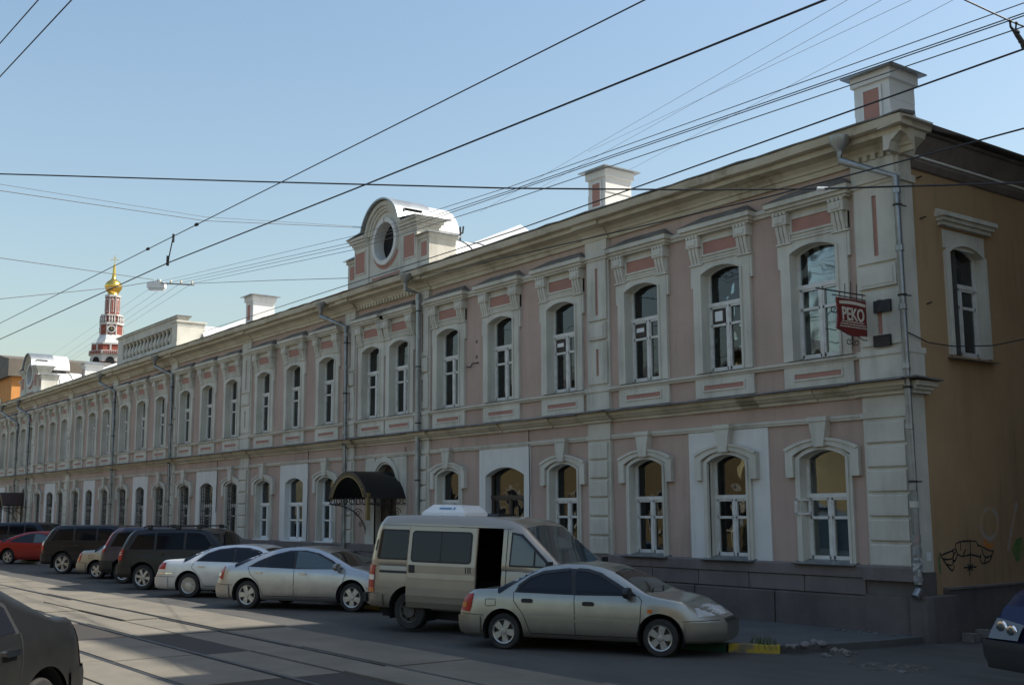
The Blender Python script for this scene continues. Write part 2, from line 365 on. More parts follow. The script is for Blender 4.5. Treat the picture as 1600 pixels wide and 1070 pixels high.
def keystone():
    m = MB(); m.prism([(-.105,3.13),(.105,3.13),(.19,3.58),(-.19,3.58)], -.15, 0); m.box(-.215,.215,-.17,0,3.58,3.66)
    return m.mesh('keystone', M['trim'])
ME_KEY = keystone()
def panel_mesh(a, z0, zs, ri, hw, zt, y=-.03, rev=.13):
    m = MB(); A = arc(a, zs, ri, 12)
    m.box(-hw,-a,y,0,1.08,zs); m.box(a,hw,y,0,1.08,zs)
    m.prism([(-hw,zs)]+A+[(hw,zs),(hw,zt),(-hw,zt)], y, 0)
    if rev: m.wallstrip(opening(a,z0,zs,ri), 0, rev)
    return m.mesh('white_panel', M['panel'])
def sill_mesh(hw): return MB().prism_x([(.24,1.17),(.24,1.125),(-.20,1.06),(-.215,1.075)], -hw, hw).mesh('sill', M['zinc'])
def grille_mesh(a, zt):
    m = MB(); n = 6
    for k in range(n+1):
        x = -a+.02+(2*a-.04)*k/n; m.box(x-.011,x+.011,.03,.05,LZ0+.02,zt-.03-.14*abs(2*k/n-1)**2)
    for z in (LZ0+.08, 1.75, 1.85, 2.6, 2.7): m.box(-a+.01,a-.01,.024,.046,z-.012,z+.012)
    for k in range(n):
        cx = -a+.02+(2*a-.04)*(k+.5)/n
        for cz in (1.45, 2.25):
            r_ = (2*a-.04)/n*.55
            m.tube([(cx+r_*math.cos(t*.7854),.035,cz+1.9*r_*math.sin(t*.7854)) for t in range(9)], .009, 4)
    return m.mesh('window_grille', M['grille'])
cache = {}
def get(key, fn, *a):
    if key not in cache: cache[key] = fn(*a)
    return cache[key]
for c, a, k in LW:
    z0, zs, ri = lparams(a, k)
    if k in ('old','oldpanel','pvc','grille'):
        s = obj('window_surround', get(('ls',a,k == 'oldpanel'), lower_surround, a, k), BLD, (c,-.031 if k == 'oldpanel' else 0,0))
        obj('hood_mould', get(('hm',a), hood_mould, a), s); obj('keystone', ME_KEY, s)
        if k == 'oldpanel': obj('white_panel', get(('pn',a,k), panel_mesh, a, z0, zs, ri, 1.03, 3.555, -.03, 0), BLD, (c,0,0))
    elif k in ('pvcpanel','grillepanel','wide'):
        obj('white_panel', get(('pn',a,k), panel_mesh, a, z0, zs, ri, a+.39 if k != 'wide' else 1.06, 3.555, -.03, .13 if k != 'wide' else .16), BLD, (c,0,0))
    if k == 'wide':
        wo = put_window(*joinery(a, z0, zs, ri, 2.36, 1.7, M['brown'], .07, .18, True), c, get(('si',a), sill_mesh, a+.05))
    elif k.startswith('pvc'):
        wo = put_window(*get(('jp',a), joinery, a, z0, zs, ri, 2.28, 1.75, M['pvc'], .05), c, get(('sp',a), lambda a: MB().box(-a-.08,a+.08,-.12,.22,1.07,1.11).mesh('sill', M['pvc']), a))
    elif not k.startswith('door'):
        wo = put_window(*get(('jo',a,k), joinery, a, z0, zs, ri, 2.27, 1.88, M['frame']), c, get(('si',a), sill_mesh, a+.16))
        if k.startswith('grille'): obj('window_grille', get(('gr',a), grille_mesh, a, zs+ri), wo)
# opened vent sash of the corner window
vo = MB()
for x0,x1,z0,z1 in ((0,.30,1.93,1.97),(0,.30,2.18,2.22),(0,.04,1.93,2.22),(.26,.30,1.93,2.22)): vo.box(x0,x1,-.02,.02,z0,z1)
vo.build('vent_sash', M['frame'], BLD, (-2.50,.12,0), (0,0,R(-118)))
for c in (-21.05,-23.33,-25.67):
    for dx in (-.5,.18): obj('curtain', get(('cu',dx), lambda d: curtain_mesh(.5, 1.15, 2.95, d, d+.3, M['curtain'], 5), dx), BLD, (c,0,0))

# ---- doors in the two projecting bays
def door_bay(c, name):
    s = MB(); s.box(-1.15,-.62,-.05,0,.02,3.55); s.box(.62,1.15,-.05,0,.02,3.55)
    A = arc(.62,2.75,.61,14); s.prism([(-.62,2.75)]+A+[(.62,2.75),(.62,3.42),(-.62,3.42)], -.05, 0); s.box(-1.06,1.06,-.02,0,3.42,3.55)
    B = arc(.80,2.76,.80,14); C_ = arc(.66,2.76,.66,14); s.solidstrip(B, C_, -.09, -.05)
    s.wallstrip(opening(.62,.02,2.75,.61), -.05, .3)
    o = s.build('door_surround', M['trim'], BLD, (c,0,0))
    f = MB(); f.box(-1.05,1.05,-.045,0,3.64,3.80); f.build('inset_panel', M['pink'], o)
    d = MB(); d.box(-.62,.62,.18,.26,.02,3.4)
    for sx in (-1,1):
        for z0,z1 in ((.2,.95),(1.1,2.2)): d.box(*sorted((sx*.1,sx*.52)),.16,.18,z0,z1)
    d.box(-.012,.012,.15,.18,.05,2.6)
    do = d.build('door', M['brown'], BLD, (c,0,0)); MB().box(.06,.085,.08,.16,1.0,1.35).build('handle', M['brass'], do)
door_bay(-17.40,'a'); door_bay(-58.0,'b')

# ---- pilasters
def slit(m, hw, s0, z0, z1, y, zb, zt):    # shaft front with a recessed slit
    m.box(-hw,-s0,y,-.045,zb,zt); m.box(s0,hw,y,-.045,zb,zt); m.box(-s0,s0,y,-.045,zb,z0); m.box(-s0,s0,y,-.045,z1,zt)
def pil_up(hw):
    m = MB(); m.box(-hw,hw,-.045,0,4.20,8.07)
    sh = hw-.05
    slit(m, sh, .045, 6.35, 7.42, -.085, 6.24, 7.60); slit(m, sh, .045, 4.98, 5.58, -.085, 4.80, 5.74)
    m.box(-sh+.02,sh-.02,-.105,-.045,5.80,6.18); m.box(-sh+.08,sh-.08,-.115,-.105,5.85,6.13)
    m.box(-hw-.02,hw+.02,-.11,-.0,7.60,7.66); m.box(-hw-.05,hw+.05,-.145,-.0,7.66,7.73); m.box(-hw+.01,hw-.01,-.095,-.045,7.73,8.06)
    m.box(-hw-.03,hw+.03,-.12,0,4.62,4.72); m.box(-hw-.0,hw+.0,-.095,-.045,4.22,4.62)
    return m.mesh('upper_pilaster', M['trim'])
ME_SL = [MB().box(-.045,.045,-.055,-.04,6.35,7.42).mesh('inset_strip', M['inset']), MB().box(-.045,.045,-.055,-.04,4.98,5.58).mesh('inset_strip', M['inset'])]
PIL = [(-.70,.45),(-8.07,.375),(-15.42,.36),(-19.55,.33),(-27.30,.40),(-34.55,.35),(-42.15,.35),(-49.44,.38),(-56.55,.34),(-59.95,.34),(-67.2,.37)]
for i, (c, hw) in enumerate(PIL):
    o = obj('upper_pilaster', get(('pu',hw), pil_up, hw), BLD, (c,0,0))
    for me in ME_SL: obj('inset_strip', me, o)
    o = obj('lower_pilaster', get(('pl',hw), lambda h: MB().box(-h,h,-.07,0,1.08,3.93).box(-h-.03,h+.03,-.11,0,3.56,3.66).mesh('lower_pilaster', M['trim']), hw), BLD, (c,0,0))
    for z in range(6):
        zz = 3.13-.41*z
        obj('quoin_block', get(('qb',hw), lambda h: MB().prism_x([(-.07,0),(-.115,.012),(-.125,.03),(-.125,.345),(-.115,.365),(-.07,.378)], -h+.07, h-.07).mesh('quoin_block', M['trim']), hw), o, (rw.uniform(-.006,.006),rw.uniform(0,.006),zz))
# corner pilaster: return on the lane side
m = MB(); m.box(-.26,-.205,-.05,.33,1.0,8.06); m.box(-.26,-.16,-.08,.37,7.6,7.73); m.box(-.26,-.16,-.09,.40,4.62,4.72); m.box(-.26,-.17,-.05,.36,4.22,4.62)
for k,(o_,z0,z1) in enumerate(((.10,3.93,3.99),(.15,3.99,4.05),(.21,4.05,4.13))): m.box(-.26,-.205+o_,-.12,.33+o_*.5,z0,z1)
m.build('pilaster_return', M['trim'], BLD)
MB().prism_x([(-.34,4.19),(.46,4.16),(.46,4.135),(-.34,4.165)], -.25, .10).build('flashing', M['flash'], BLD)

# ---- horizontal mouldings
def breaks(d):      # x ranges where the moulding steps forward round the pilasters
    return [(c-hw-.05, c+hw+.05) for c, hw in PIL]
xs_all = frange(XE, XS+.02, 1.15)
MB().sweep([(0,3.56),(-.05,3.56),(-.06,3.60),(-.075,3.605),(-.08,3.65),(0,3.665)], xs_all, .004, 2).build('string_course', M['trim'], BLD)
belt = [(0,3.93),(-.05,3.93),(-.06,3.98),(-.11,4.0),(-.16,4.05),(-.19,4.06),(-.20,4.12),(-.22,4.14),(0,4.15)]
b1 = MB().sweep(belt, xs_all, .006, 3)
for x0,x1 in breaks(0): b1.sweep([(y-.085 if y else 0,z+.004) for y,z in belt], [x0-.05,x1+.05 if x1 < -.5 else -.17], 0, 4)
for c in (-3.0,-4.34,-10.6,-12.6,-29.9,-31.9,-45.0): b1.sweep([(y-.035 if y else 0,z+.003) for y,z in belt], [c-.9,c+.9], 0, 4)
b1.build('belt_cornice', M['cornice'], BLD)
fl = [(0,4.215),(-.335,4.165),(-.34,4.145),(-.30,4.147),(0,4.20)]
b2 = MB().sweep(fl, frange(XE, XS+.02, .6), .008, 5)
for x0,x1 in breaks(0): b2.sweep([(y-.08 if y else 0,z+.004) for y,z in fl], [x0-.06,x1+.06 if x1 < -.5 else -.13], 0, 4)
b2.build('belt_flashing', M['flash'], BLD)
MB().sweep([(0,4.60),(-.06,4.60),(-.085,4.64),(-.115,4.65),(-.12,4.695),(0,4.715)], xs_all, .004, 6).build('sill_course', M['trim'], BLD)
MB().sweep([(0,7.56),(-.045,7.56),(-.055,7.62),(-.085,7.63),(-.09,7.70),(0,7.715)], xs_all, .004, 7).build('hood_course', M['trim'], BLD)
crown = [(0,8.05),(-.06,8.05),(-.075,8.14),(-.11,8.15),(-.13,8.20),(-.20,8.27),(-.33,8.31),(-.38,8.32),(-.385,8.42),(-.37,8.425),(0,8.44)]
xc = frange(XE, .12, .95)
cr = MB().sweep(crown, xc, .008, 8)
for x0,x1 in breaks(0):
    if x1 < -.5: cr.sweep([(y-.05 if y else 0,z+.003) for y,z in crown], [x0,x1], 0, 4)
cr.build('crown_cornice', M['cornice'], BLD)
gut = [(-.2,8.40),(-.47,8.412),(-.52,8.43),(-.535,8.50),(-.545,8.575),(-.50,8.585),(-.2,8.60)]
MB().sweep(gut, frange(XE, .22, .55), .010, 9).build('gutter_fascia', M['cornice'], BLD)
MB().sweep([(-.15,8.60),(-.55,8.578),(-.575,8.59),(-.575,8.612),(-.15,8.66)], frange(XE, .26, .45), .012, 10).build('eave_flashing', M['flash'], BLD)
# dentil rows under the cornice of the raised bays
for x0, x1 in ((-18.98,-15.82),(-40.1,-34.95),(-1.15,-.3)):
    d = MB()
    for x in frange(x0, x1, .17): d.box(x-.045,x+.045,-.13,0,8.06,8.17)
    tag(d.build('dentil_row', M['cornice'], BLD), kind='stuff')

# ---- plinth
MB().sweep([(0,.86),(-.10,.87),(-.115,.88),(-.115,1.06),(-.09,1.085),(0,1.09)], frange(XE, -1.25, 1.3), .003, 12).sweep([(0,.84),(-.16,.85),(-.16,1.06),(-.14,1.09),(0,1.095)], [-1.25,-.19], 0).build('plinth_band', M['plinth'], BLD)
pl = MB(); pl.box(XE,-.25,-.05,-.001,-.15,.88); plo = pl.build('plinth', M['plinth2'], BLD)
ME_ST = [MB().prism_x([(-.045,.01),(-.075,.01),(-.085,.02),(-.085,.275),(-.075,.29),(-.045,.29)], -.64, .64).mesh('stone_slab', M['plinth']),
         MB().prism_x([(-.045,-.14),(-.12,-.14),(-.135,.0),(-.13,.55),(-.115,.565),(-.045,.57)], -.99, .99).mesh('stone_slab', M['plinth2'])]
for k in range(54): obj('stone_slab', ME_ST[0], plo, (-1.9-1.3*k, rw.uniform(-.004,.004), .575))
for k in range(35): obj('stone_slab', ME_ST[1], plo, (-2.2-2.01*k, rw.uniform(-.005,.005), 0))
cb = MB(); cb.prism_z([(-1.2,-.19),(-.42,-.19),(-.37,-.17),(-.35,0),(-1.2,0)], -.2, .60); cb.build('corner_stone', M['plinth2'], BLD)
cb = MB(); cb.prism_z([(-.34,-.21),(-.05,-.16),(.02,-.05),(.02,.62),(-.34,.62)], -.25, .62); cb.build('corner_guard', M['plinth2'], BLD)
cb = MB(); cb.box(-.26,-.14,.62,13.2,-.2,.70); cb.build('side_plinth', M['plinth2'], BLD)
cb = MB(); cb.box(-.26,-.12,.62,13.2,.70,.735); cb.build('side_plinth_cap', M['plinth'], BLD)
cb = MB(); cb.box(-.26,-.19,-.06,.36,.62,1.0); cb.build('crumbled_base', M['plinth2'], BLD)

# ---- lane side wall with its one window in view
SY0, SY1, SZ0, SZS = 1.34, 2.42, 4.68, 6.52
sw = MB(); X = -.25
def q(y0,y1,z0,z1): sw.quad((X,y0,z0),(X,y1,z0),(X,y1,z1),(X,y0,z1))
q(0,SY0,0,8.5); q(SY1,5.2,0,8.5); q(5.2+1.08,13,0,8.5)
for ya in (SY0, 5.2):
    q(ya,ya+1.08,0,SZ0)
    A = arc(.54,SZS,.16,12,ya+.54)
    for i in range(12): sw.quad((X,A[i][0],A[i][1]),(X,A[i+1][0],A[i+1][1]),(X,A[i+1][0],8.5),(X,A[i][0],8.5))
sw.build('side_wall', M['ochre'], BLD)
# the side window pieces are made facing -y and turned to face +x
SJ = joinery(.54, SZ0, SZS, .16, 5.98, 5.6, M['frame'])
def side_surround():
    m = MB(); op = opening(.54,SZ0,SZS,.16); m.solidstrip(opening(.66,SZ0,SZS,.22), op, -.05, 0); m.wallstrip(op,0,.13)
    m.solidstrip(opening(.60,SZ0,SZS,.19), op, -.07, -.05)
    m.prism([(-.66,6.6),(.66,6.6),(.66,6.93),(-.66,6.93)][::1], -.012, 0); return m.mesh('window_surround', M['trim'])
sme = side_surround()
shd = MB(); shd.box(-.78,.78,-.10,0,6.98,7.05); shd.box(-.82,.82,-.15,0,7.05,7.12); shd.box(-.86,.86,-.20,0,7.12,7.20); shd.box(-.83,.83,-.05,0,7.20,7.27)
shm = shd.mesh('hood_cornice', M['trim'])
for yc in (SY0+.54, 5.74):
    s = obj('window_surround', sme, BLD, (X,yc,0), (0,0,R(90))); obj('hood_cornice', shm, s)
    wo = obj('window', SJ[0], BLD, (X,yc,0), (0,0,R(90)))
    for pme,l in SJ[1]: obj('pane', pme, wo, l)
    obj('sill', MB().prism_x([(.25,4.70),(.25,4.66),(-.14,4.60),(-.15,4.615)], -.72, .72).mesh('sill', M['flash']), wo)
    obj('curtain', CUR[1], wo)
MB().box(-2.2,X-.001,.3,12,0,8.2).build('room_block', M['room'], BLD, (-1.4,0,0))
# side eave: boxed soffit, white ledge, roof edge; heavier return of the street cornice at the corner
e = MB(); e.prism([(X,7.88),(X+.05,7.90),(X+.12,7.99),(X+.12,8.05),(X,8.05)], .36, 13.2); e.build('side_cornice', M['plinth'], BLD)
e = MB(); e.box(X,X+.15,.36,13.2,8.052,8.09); e.build('side_ledge', M['panel'], BLD)
e = MB(); e.prism([(X,8.10),(X+.10,8.12),(X+.24,8.34),(X+.26,8.44),(X,8.44)], .36, 13.2); e.build('side_fascia', M['plinth'], BLD)
e = MB(); e.box(X-.2,X+.31,.15,13.3,8.445,8.50); e.build('side_eave_flashing', M['flash'], BLD)
e = MB(); e.prism([(X,8.06),(X+.10,8.06),(X+.15,8.2),(X+.33,8.32),(X+.36,8.42),(X,8.43)], -.38, .36); e.prism([(X,8.405),(X+.42,8.43),(X+.47,8.585),(X,8.60)], -.52, .42)
e.build('cornice_return', M['trim'], BLD)

# ---- roof
rf = MB(); xs = frange(XE-.4, .30, .6); ys = [-.5,1.5,3.5,6.4,13.3]
def rslope(x):
    s = .385
    for a, b, t in ((-28.3,-19.3,.462),(-49.5,-41.9,.455),(-68,-58.5,.45)):
        if a < x < b: s = .40+(t-.40)*((x-a)/(b-a))**.6
    if -56.5 < x < -49.5: s = .43
    if x > -.8: s = .33
    return s
vv = []; ff = []
for x in xs:
    for y in ys:
        z = 8.60+(y+.5)*rslope(x) if y <= 6.4 else 8.5
        z = min(z, 8.505+max(0,.30-x)*.42)
        vv.append((x,y,z))
n = len(ys)
for i in range(len(xs)-1):
    for j in range(n-1): ff.append((i*n+j,(i+1)*n+j,(i+1)*n+j+1,i*n+j+1))
ff.append(tuple(range((len(xs)-1)*n, len(xs)*n)))
rf.add(vv,ff); rfo = rf.build('roof', M['whiteroof'], BLD)
def chimney(x0, x1, y0, dep, z0, z1, seed):
    rnd = random.Random(seed); m = MB(); n = 7
    for i in range(n):
        za, zb = z0+(z1-z0)*i/n, z0+(z1-z0)*(i+1)/n
        g = .06 if i == 0 else (.0 if i < n-1 else .05)
        j = rnd.uniform(-.012,.012)
        m.box(x0-g+j,x1+g+j,y0-g,y0+dep+g,za,zb+.001)
    fw = .05; cx0, cx1 = x0+(x1-x0)*.28, x1-(x1-x0)*.28; ca, cb_ = z0+(z1-z0)*.33, z0+(z1-z0)*.76
    for a,b,c,d in ((cx0-fw,cx1+fw,ca-fw,ca),(cx0-fw,cx1+fw,cb_,cb_+fw),(cx0-fw,cx0,ca,cb_),(cx1,cx1+fw,ca,cb_)): m.box(a,b,y0-.03,y0-.012,c,d)
    o = m.build('chimney', M['panel'], BLD)
    MB().box(cx0,cx1,y0-.022,y0-.012,ca,cb_).build('inset_panel', M['inset'], o)
    c = MB(); xm, ym = (x0+x1)/2, y0+dep/2; g = .17
    c.add([(x0-g,y0-g,z1),(x1+g,y0-g,z1),(x1+g,y0+dep+g,z1),(x0-g,y0+dep+g,z1),(x0-g,y0-g,z1+.025),(x1+g,y0-g,z1+.025),(x1+g,y0+dep+g,z1+.025),(x0-g,y0+dep+g,z1+.025),(xm,y0+.2,z1+.14),(xm,y0+dep-.2,z1+.14)],
          [(0,3,2,1),(0,1,5,4),(1,2,6,5),(2,3,7,6),(3,0,4,7),(4,5,8),(5,6,9,8),(6,7,9),(7,4,8,9)])
    c.build('cap', M['zinc'], o)
chimney(-1.30,-.55,.35,.75,8.55,9.82,1); chimney(-8.80,-8.19,.35,.80,8.6,9.88,2); chimney(-28.50,-27.85,.35,.85,8.6,9.95,3); chimney(-49.3,-48.7,.35,.9,8.6,9.62,4)

# ---- the arched gables with their round openings
def gable(c, vault=True):
    o = obj('gable', None); bpy.data.objects.remove(o)
    m = MB(); y0, y1 = -.16, .5; CZ = 9.85
    rr, n = .66, 48
    def sq(t, h=.80, w_=.80):
        cx, sz = math.cos(t), math.sin(t); k = min(w_/abs(cx) if abs(cx) > 1e-6 else 9, h/abs(sz) if abs(sz) > 1e-6 else 9); return (k*cx, CZ+k*sz)
    for i in range(n):
        t0, t1 = 2*math.pi*i/n, 2*math.pi*(i+1)/n
        a, b = (rr*math.cos(t0), CZ+rr*math.sin(t0)), (rr*math.cos(t1), CZ+rr*math.sin(t1))
        m.quad((a[0],y0,a[1]),(b[0],y0,b[1]),(sq(t1)[0],y0,sq(t1)[1]),(sq(t0)[0],y0,sq(t0)[1]))
        m.quad((a[0],y0,a[1]),(a[0],.10,a[1]),(b[0],.10,b[1]),(b[0],y0,b[1]))
    m.quad((-.8,y0,8.5),(.8,y0,8.5),(.8,y0,CZ-.8),(-.8,y0,CZ-.8))
    A = arc(1.02, 10.20, .70, 18)
    m.prism([(-1.02,CZ+.80),(-.8,CZ+.8)]+[(.8,CZ+.8),(1.02,CZ+.80)]+[(x,max(z,CZ+.8)) for x,z in A[::-1]], y0, y1)
    for s in (-1,1):
        m.quad(*[(s*x,y0,z) for x,z in ((.8,CZ-.8),(1.05,CZ-.8),(1.05,CZ+.8),(.8,CZ+.8))])
        m.quad(*[(s*x,y0,z) for x,z in ((.8,8.5),(1.05,8.5),(1.05,CZ-.8),(.8,CZ-.8))])
        m.box(*sorted((s*.95,s*1.80)),y0-.05,y1,8.5,9.93)
        m.box(*sorted((s*1.80,s*2.33)),y0+.02,y1+.25,8.5,9.62)
        m.box(*sorted((s*1.80,s*2.38)),y0-.02,y1+.30,9.55,9.66)
        for k,(g,z0,z1) in enumerate(((.02,9.90,9.98),(.06,9.98,10.06),(.12,10.06,10.14),(.17,10.14,10.22))):
            m.box(*sorted((s*.98,s*(1.80+g))),y0-.05-g,y1+g,z0,z1)
        for a0,a1,b0,b1 in ((1.10,1.72,9.08,9.12),(1.10,1.72,9.76,9.80),(1.08,1.12,9.08,9.8),(1.70,1.74,9.08,9.8)): m.box(*sorted((s*a0,s*a1)),y0-.075,y0-.05,b0,b1)
    m.quad((-1.8,y1,8.5),(1.8,y1,8.5),(1.8,y1,9.5),(-1.8,y1,9.5))
    go = m.build('gable', M['trim'], BLD, (c,0,0))
    rg = MB(); ring = lambda r_: [(r_*math.sin(2*math.pi*i/n), CZ+r_*math.cos(2*math.pi*i/n)) for i in range(n+1)]
    rg.solidstrip(ring(.70), ring(.57), y0-.08, y0); rg.wallstrip(ring(.57), y0, .10)
    rg.build('round_window_ring', M['panel'], go, smooth=True)
    ar = MB()
    for k,(r0,r1,yy) in enumerate(((.80,.88,.05),(.88,.97,.09),(.97,1.10,.15))):
        a_o = [(r1*math.sin(t),9.95+r1*math.cos(t)) for t in [R(-78+156*i/24) for i in range(25)]]; a_i = [(r0*math.sin(t),9.95+r0*math.cos(t)) for t in [R(-78+156*i/24) for i in range(25)]]
        ar.solidstrip(a_o, a_i, y0-yy, y0+.1)
    ar.build('arched_moulding', M['trim'], go)
    fo = [(1.17*math.sin(t),9.95+1.17*math.cos(t)) for t in [R(-72+144*i/24) for i in range(25)]]; fi = [(1.12*math.sin(t),9.95+1.12*math.cos(t)) for t in [R(-72+144*i/24) for i in range(25)]]
    pr_ = [(-2.0,10.23)]+fo+[(2.0,10.23)]; pi_ = [(-2.0,10.20)]+fi+[(2.0,10.20)]
    cp = MB(); cp.solidstrip(pr_, pi_, y0-.26, y1+.35); cp.build('cap_flashing', M['zinc'], go)
    for s in (-1,1):
        q_ = MB(); x0,x1 = sorted((s*1.74,s*2.48)); q_.add([(x0,y0-.12,9.66),(x1,y0-.12,9.66),(x1,y1+.4,9.66),(x0,y1+.4,9.66),((x0+x1)/2,y0+.1,9.80),((x0+x1)/2,y1+.1,9.80)],[(0,3,2,1),(0,1,4),(1,2,5,4),(2,3,5),(3,0,4,5)]); q_.build('pier_cap', M['zinc'], go)
        for (p0,p1,z0,z1) in ((1.12,1.70,9.12,9.76),(1.93,2.20,9.05,9.45)):
            MB().box(*sorted((s*p0,s*p1)),y0-(.062 if p0 < 1.5 else -.008),y0+.03,z0,z1).build('inset_panel', M['inset'], go)
    MB().strip([(.82*math.sin(t),CZ-.82*math.cos(t)) for t in [R(-62+124*i/20) for i in range(21)]], [(.71*math.sin(t),CZ-.71*math.cos(t)) for t in [R(-62+124*i/20) for i in range(21)]], y0-.006).box(-.8,.8,y0-.006,y0+.05,8.62,8.86).build('rose_band', M['inset'], go)
    MB().box(-.85,.85,.102,.12,8.9,10.60).build('loft_shade_sheet', M['black'], go)  # black sheet standing in for the unlit loft behind the round opening
    v = MB(); N_ = 16
    prof = [(1.115*math.sin(R(-80+160*i/N_)),9.945+1.115*math.cos(R(-80+160*i/N_))) for i in range(N_+1)]
    v.solidstrip([(x,z) for x,z in prof], [(x*.97,z-.03) for x,z in prof], y1+.25, 1.7); v.add([(x,1.69,z) for x,z in prof], [tuple(range(len(prof)))])
    prof2 = [(2.15*math.sin(R(-90+180*i/24)),8.75+1.35*max(0,math.cos(R(-90+180*i/24)))) for i in range(25)]
    v.solidstrip(prof2, [(x*.97,z-.04) for x,z in prof2], .75, 6.0); v.add([(x,.76,z) for x,z in prof2], [tuple(range(len(prof2)))])
    v.build('vault_roof', M['whiteroof'], go, smooth=True)
    for y in (.95,1.7,2.45,3.2,3.95,4.7,5.45):
        MB().tube([(x*1.005,y,z+.005) for x,z in prof2], .028, 5).build('standing_seam', M['flash'], go)
gable(-17.33); gable(-57.6)
# ---- balustraded attic over the middle
bx0, bx1 = -41.9, -34.2
a = MB(); a.box(bx0,bx1,-.16,.30,8.5,8.93); a.box(bx0,bx1,-.16,.30,9.62,9.95); a.box(bx0-.05,bx1+.05,-.22,.36,9.95,10.02)
a.box(bx0,bx0+.75,-.16,.30,8.93,9.62); a.box(bx1-.62,bx1,-.17,1.0,8.93,9.62); a.box(bx1-.66,bx1+.05,-.2,1.04,8.5,8.93); a.box(bx1-.63,bx1+.01,-.18,1.0,9.62,9.78); a.box(bx1-.68,bx1+.07,-.24,1.08,9.78,9.84)
MB().box(bx0+.7,bx1-.6,.20,.24,8.93,9.62).build('backing', M['plinth'], BLD); ao = a.build('balustrade', M['trim'], BLD)
bal = MB(); bal.lathe([(.09,8.93),(.09,8.98),(.06,9.0),(.11,9.08),(.13,9.18),(.10,9.30),(.06,9.42),(.05,9.5),(.09,9.54),(.09,9.62)], n=10)
bme = bal.mesh('baluster', M['trim'], True)
x = bx0+.95
while x < bx1-.7: obj('baluster', bme, ao, (x,-.02,0)); x += .475
MB().prism([(bx0-.1,10.02),(bx1+.1,10.02),(bx1+.1,10.05),(bx0-.1,10.05)], -.24, .4).build('coping', M['flash'], ao)
v = MB(); prof2 = [(2.6*math.sin(R(-90+180*i/24)),8.75+1.25*max(0,math.cos(R(-90+180*i/24)))) for i in range(25)]
v.solidstrip(prof2, [(x*.97,z-.04) for x,z in prof2], .9, 6.0); v.build('vault_roof', M['whiteroof'], ao, (-36.4,0,0), smooth=True)

# ---- drainpipes
def drain(name, xw, hop, ztop, hopz, zbot=.25):
    pts = [(hop[0],hop[1],hopz-.18),(hop[0],hop[1],hopz-.38)]
    if abs(hop[0]-xw) > .05: pts += [(xw,-.19,ztop)]
    else: pts += [(xw,-.19,ztop)]
    pts += [(xw,-.19,zbot+.2),(xw,-.19,zbot+.12),(xw,-.30,zbot)]
    o = MB().tube(pts, .068, 14).build('drainpipe', M['zinc'], BLD, smooth=True, angle=50)
    MB().lathe([(.07,hopz-.22),(.085,hopz-.18),(.17,hopz-.05),(.175,hopz+.05),(.15,hopz+.05),(.07,hopz-.1)], (hop[0],hop[1],0), 16, caps=False).build('hopper', M['zinc'], o, smooth=True)
    z = ztop-.5
    while z > zbot+.4:
        MB().lathe([(.069,z-.018),(.080,z-.012),(.080,z+.012),(.069,z+.018)], (xw,-.19,0), 14).build('pipe_clamp', M['iron'], o)
        MB().tube([(xw,-.19,z),(xw+.04,0,z)], .012, 5).build('pipe_hook', M['iron'], o); z -= 1.55
    z = ztop-.25
    while z > zbot+.4:
        MB().lathe([(.068,z-.05),(.073,z-.045),(.074,z+.045),(.068,z+.05)], (xw,-.19,0), 14).build('pipe_joint', M['zinc'], o); z -= 1.0
    return o
d0 = drain('c', -.16, (-1.0,-.56), 7.62, 8.42, .62)
drain('r', -15.45, (-15.45,-.62), 8.0, 8.45); drain('l', -19.62, (-20.55,-.60), 7.62, 8.42); drain('m', -34.5, (-35.5,-.60), 7.6, 8.42)
drain('m2', -41.9, (-43.0,-.60), 7.55, 8.42); drain('f', -57.2, (-58.3,-.60), 7.5, 8.4); drain('f2', -59.85, (-62.2,-.6), 7.2, 8.4); 
M['paper1'] = mat('torn_pink_paper', (.36,.24,.21), (.24,.24,.23), 14, .42, .58, .9); M['paper2'] = mat('torn_grey_paper', (.30,.30,.28), (.17,.17,.165), 14, .42, .58, .9); M['paper3'] = mat('torn_white_paper', (.50,.49,.46), (.18,.185,.18), 12, .45, .55, .9)
# paper scraps pasted on the foot of the corner pipe and the wall
for k,(z,h,cm) in enumerate(((2.05,.10,'trim'),(1.48,.13,'paper1'),(1.28,.10,'paper2'),(1.02,.22,'paper3'),(.86,.10,'paper2'))):
    MB().lathe([(.0745+.001*k,z),(.0745+.001*k,z+h)], (-.16,-.19,0), 14, caps=False).build('pasted_notice', M[cm], d0)
MB().box(-.205,-.20,.14,.26,1.18,1.32).build('pasted_notice', M['pvc'], BLD)
MB().box(-.72,-.58,-.098,-.04,1.28,1.46).build('exposed_brick', M['inset'], BLD)

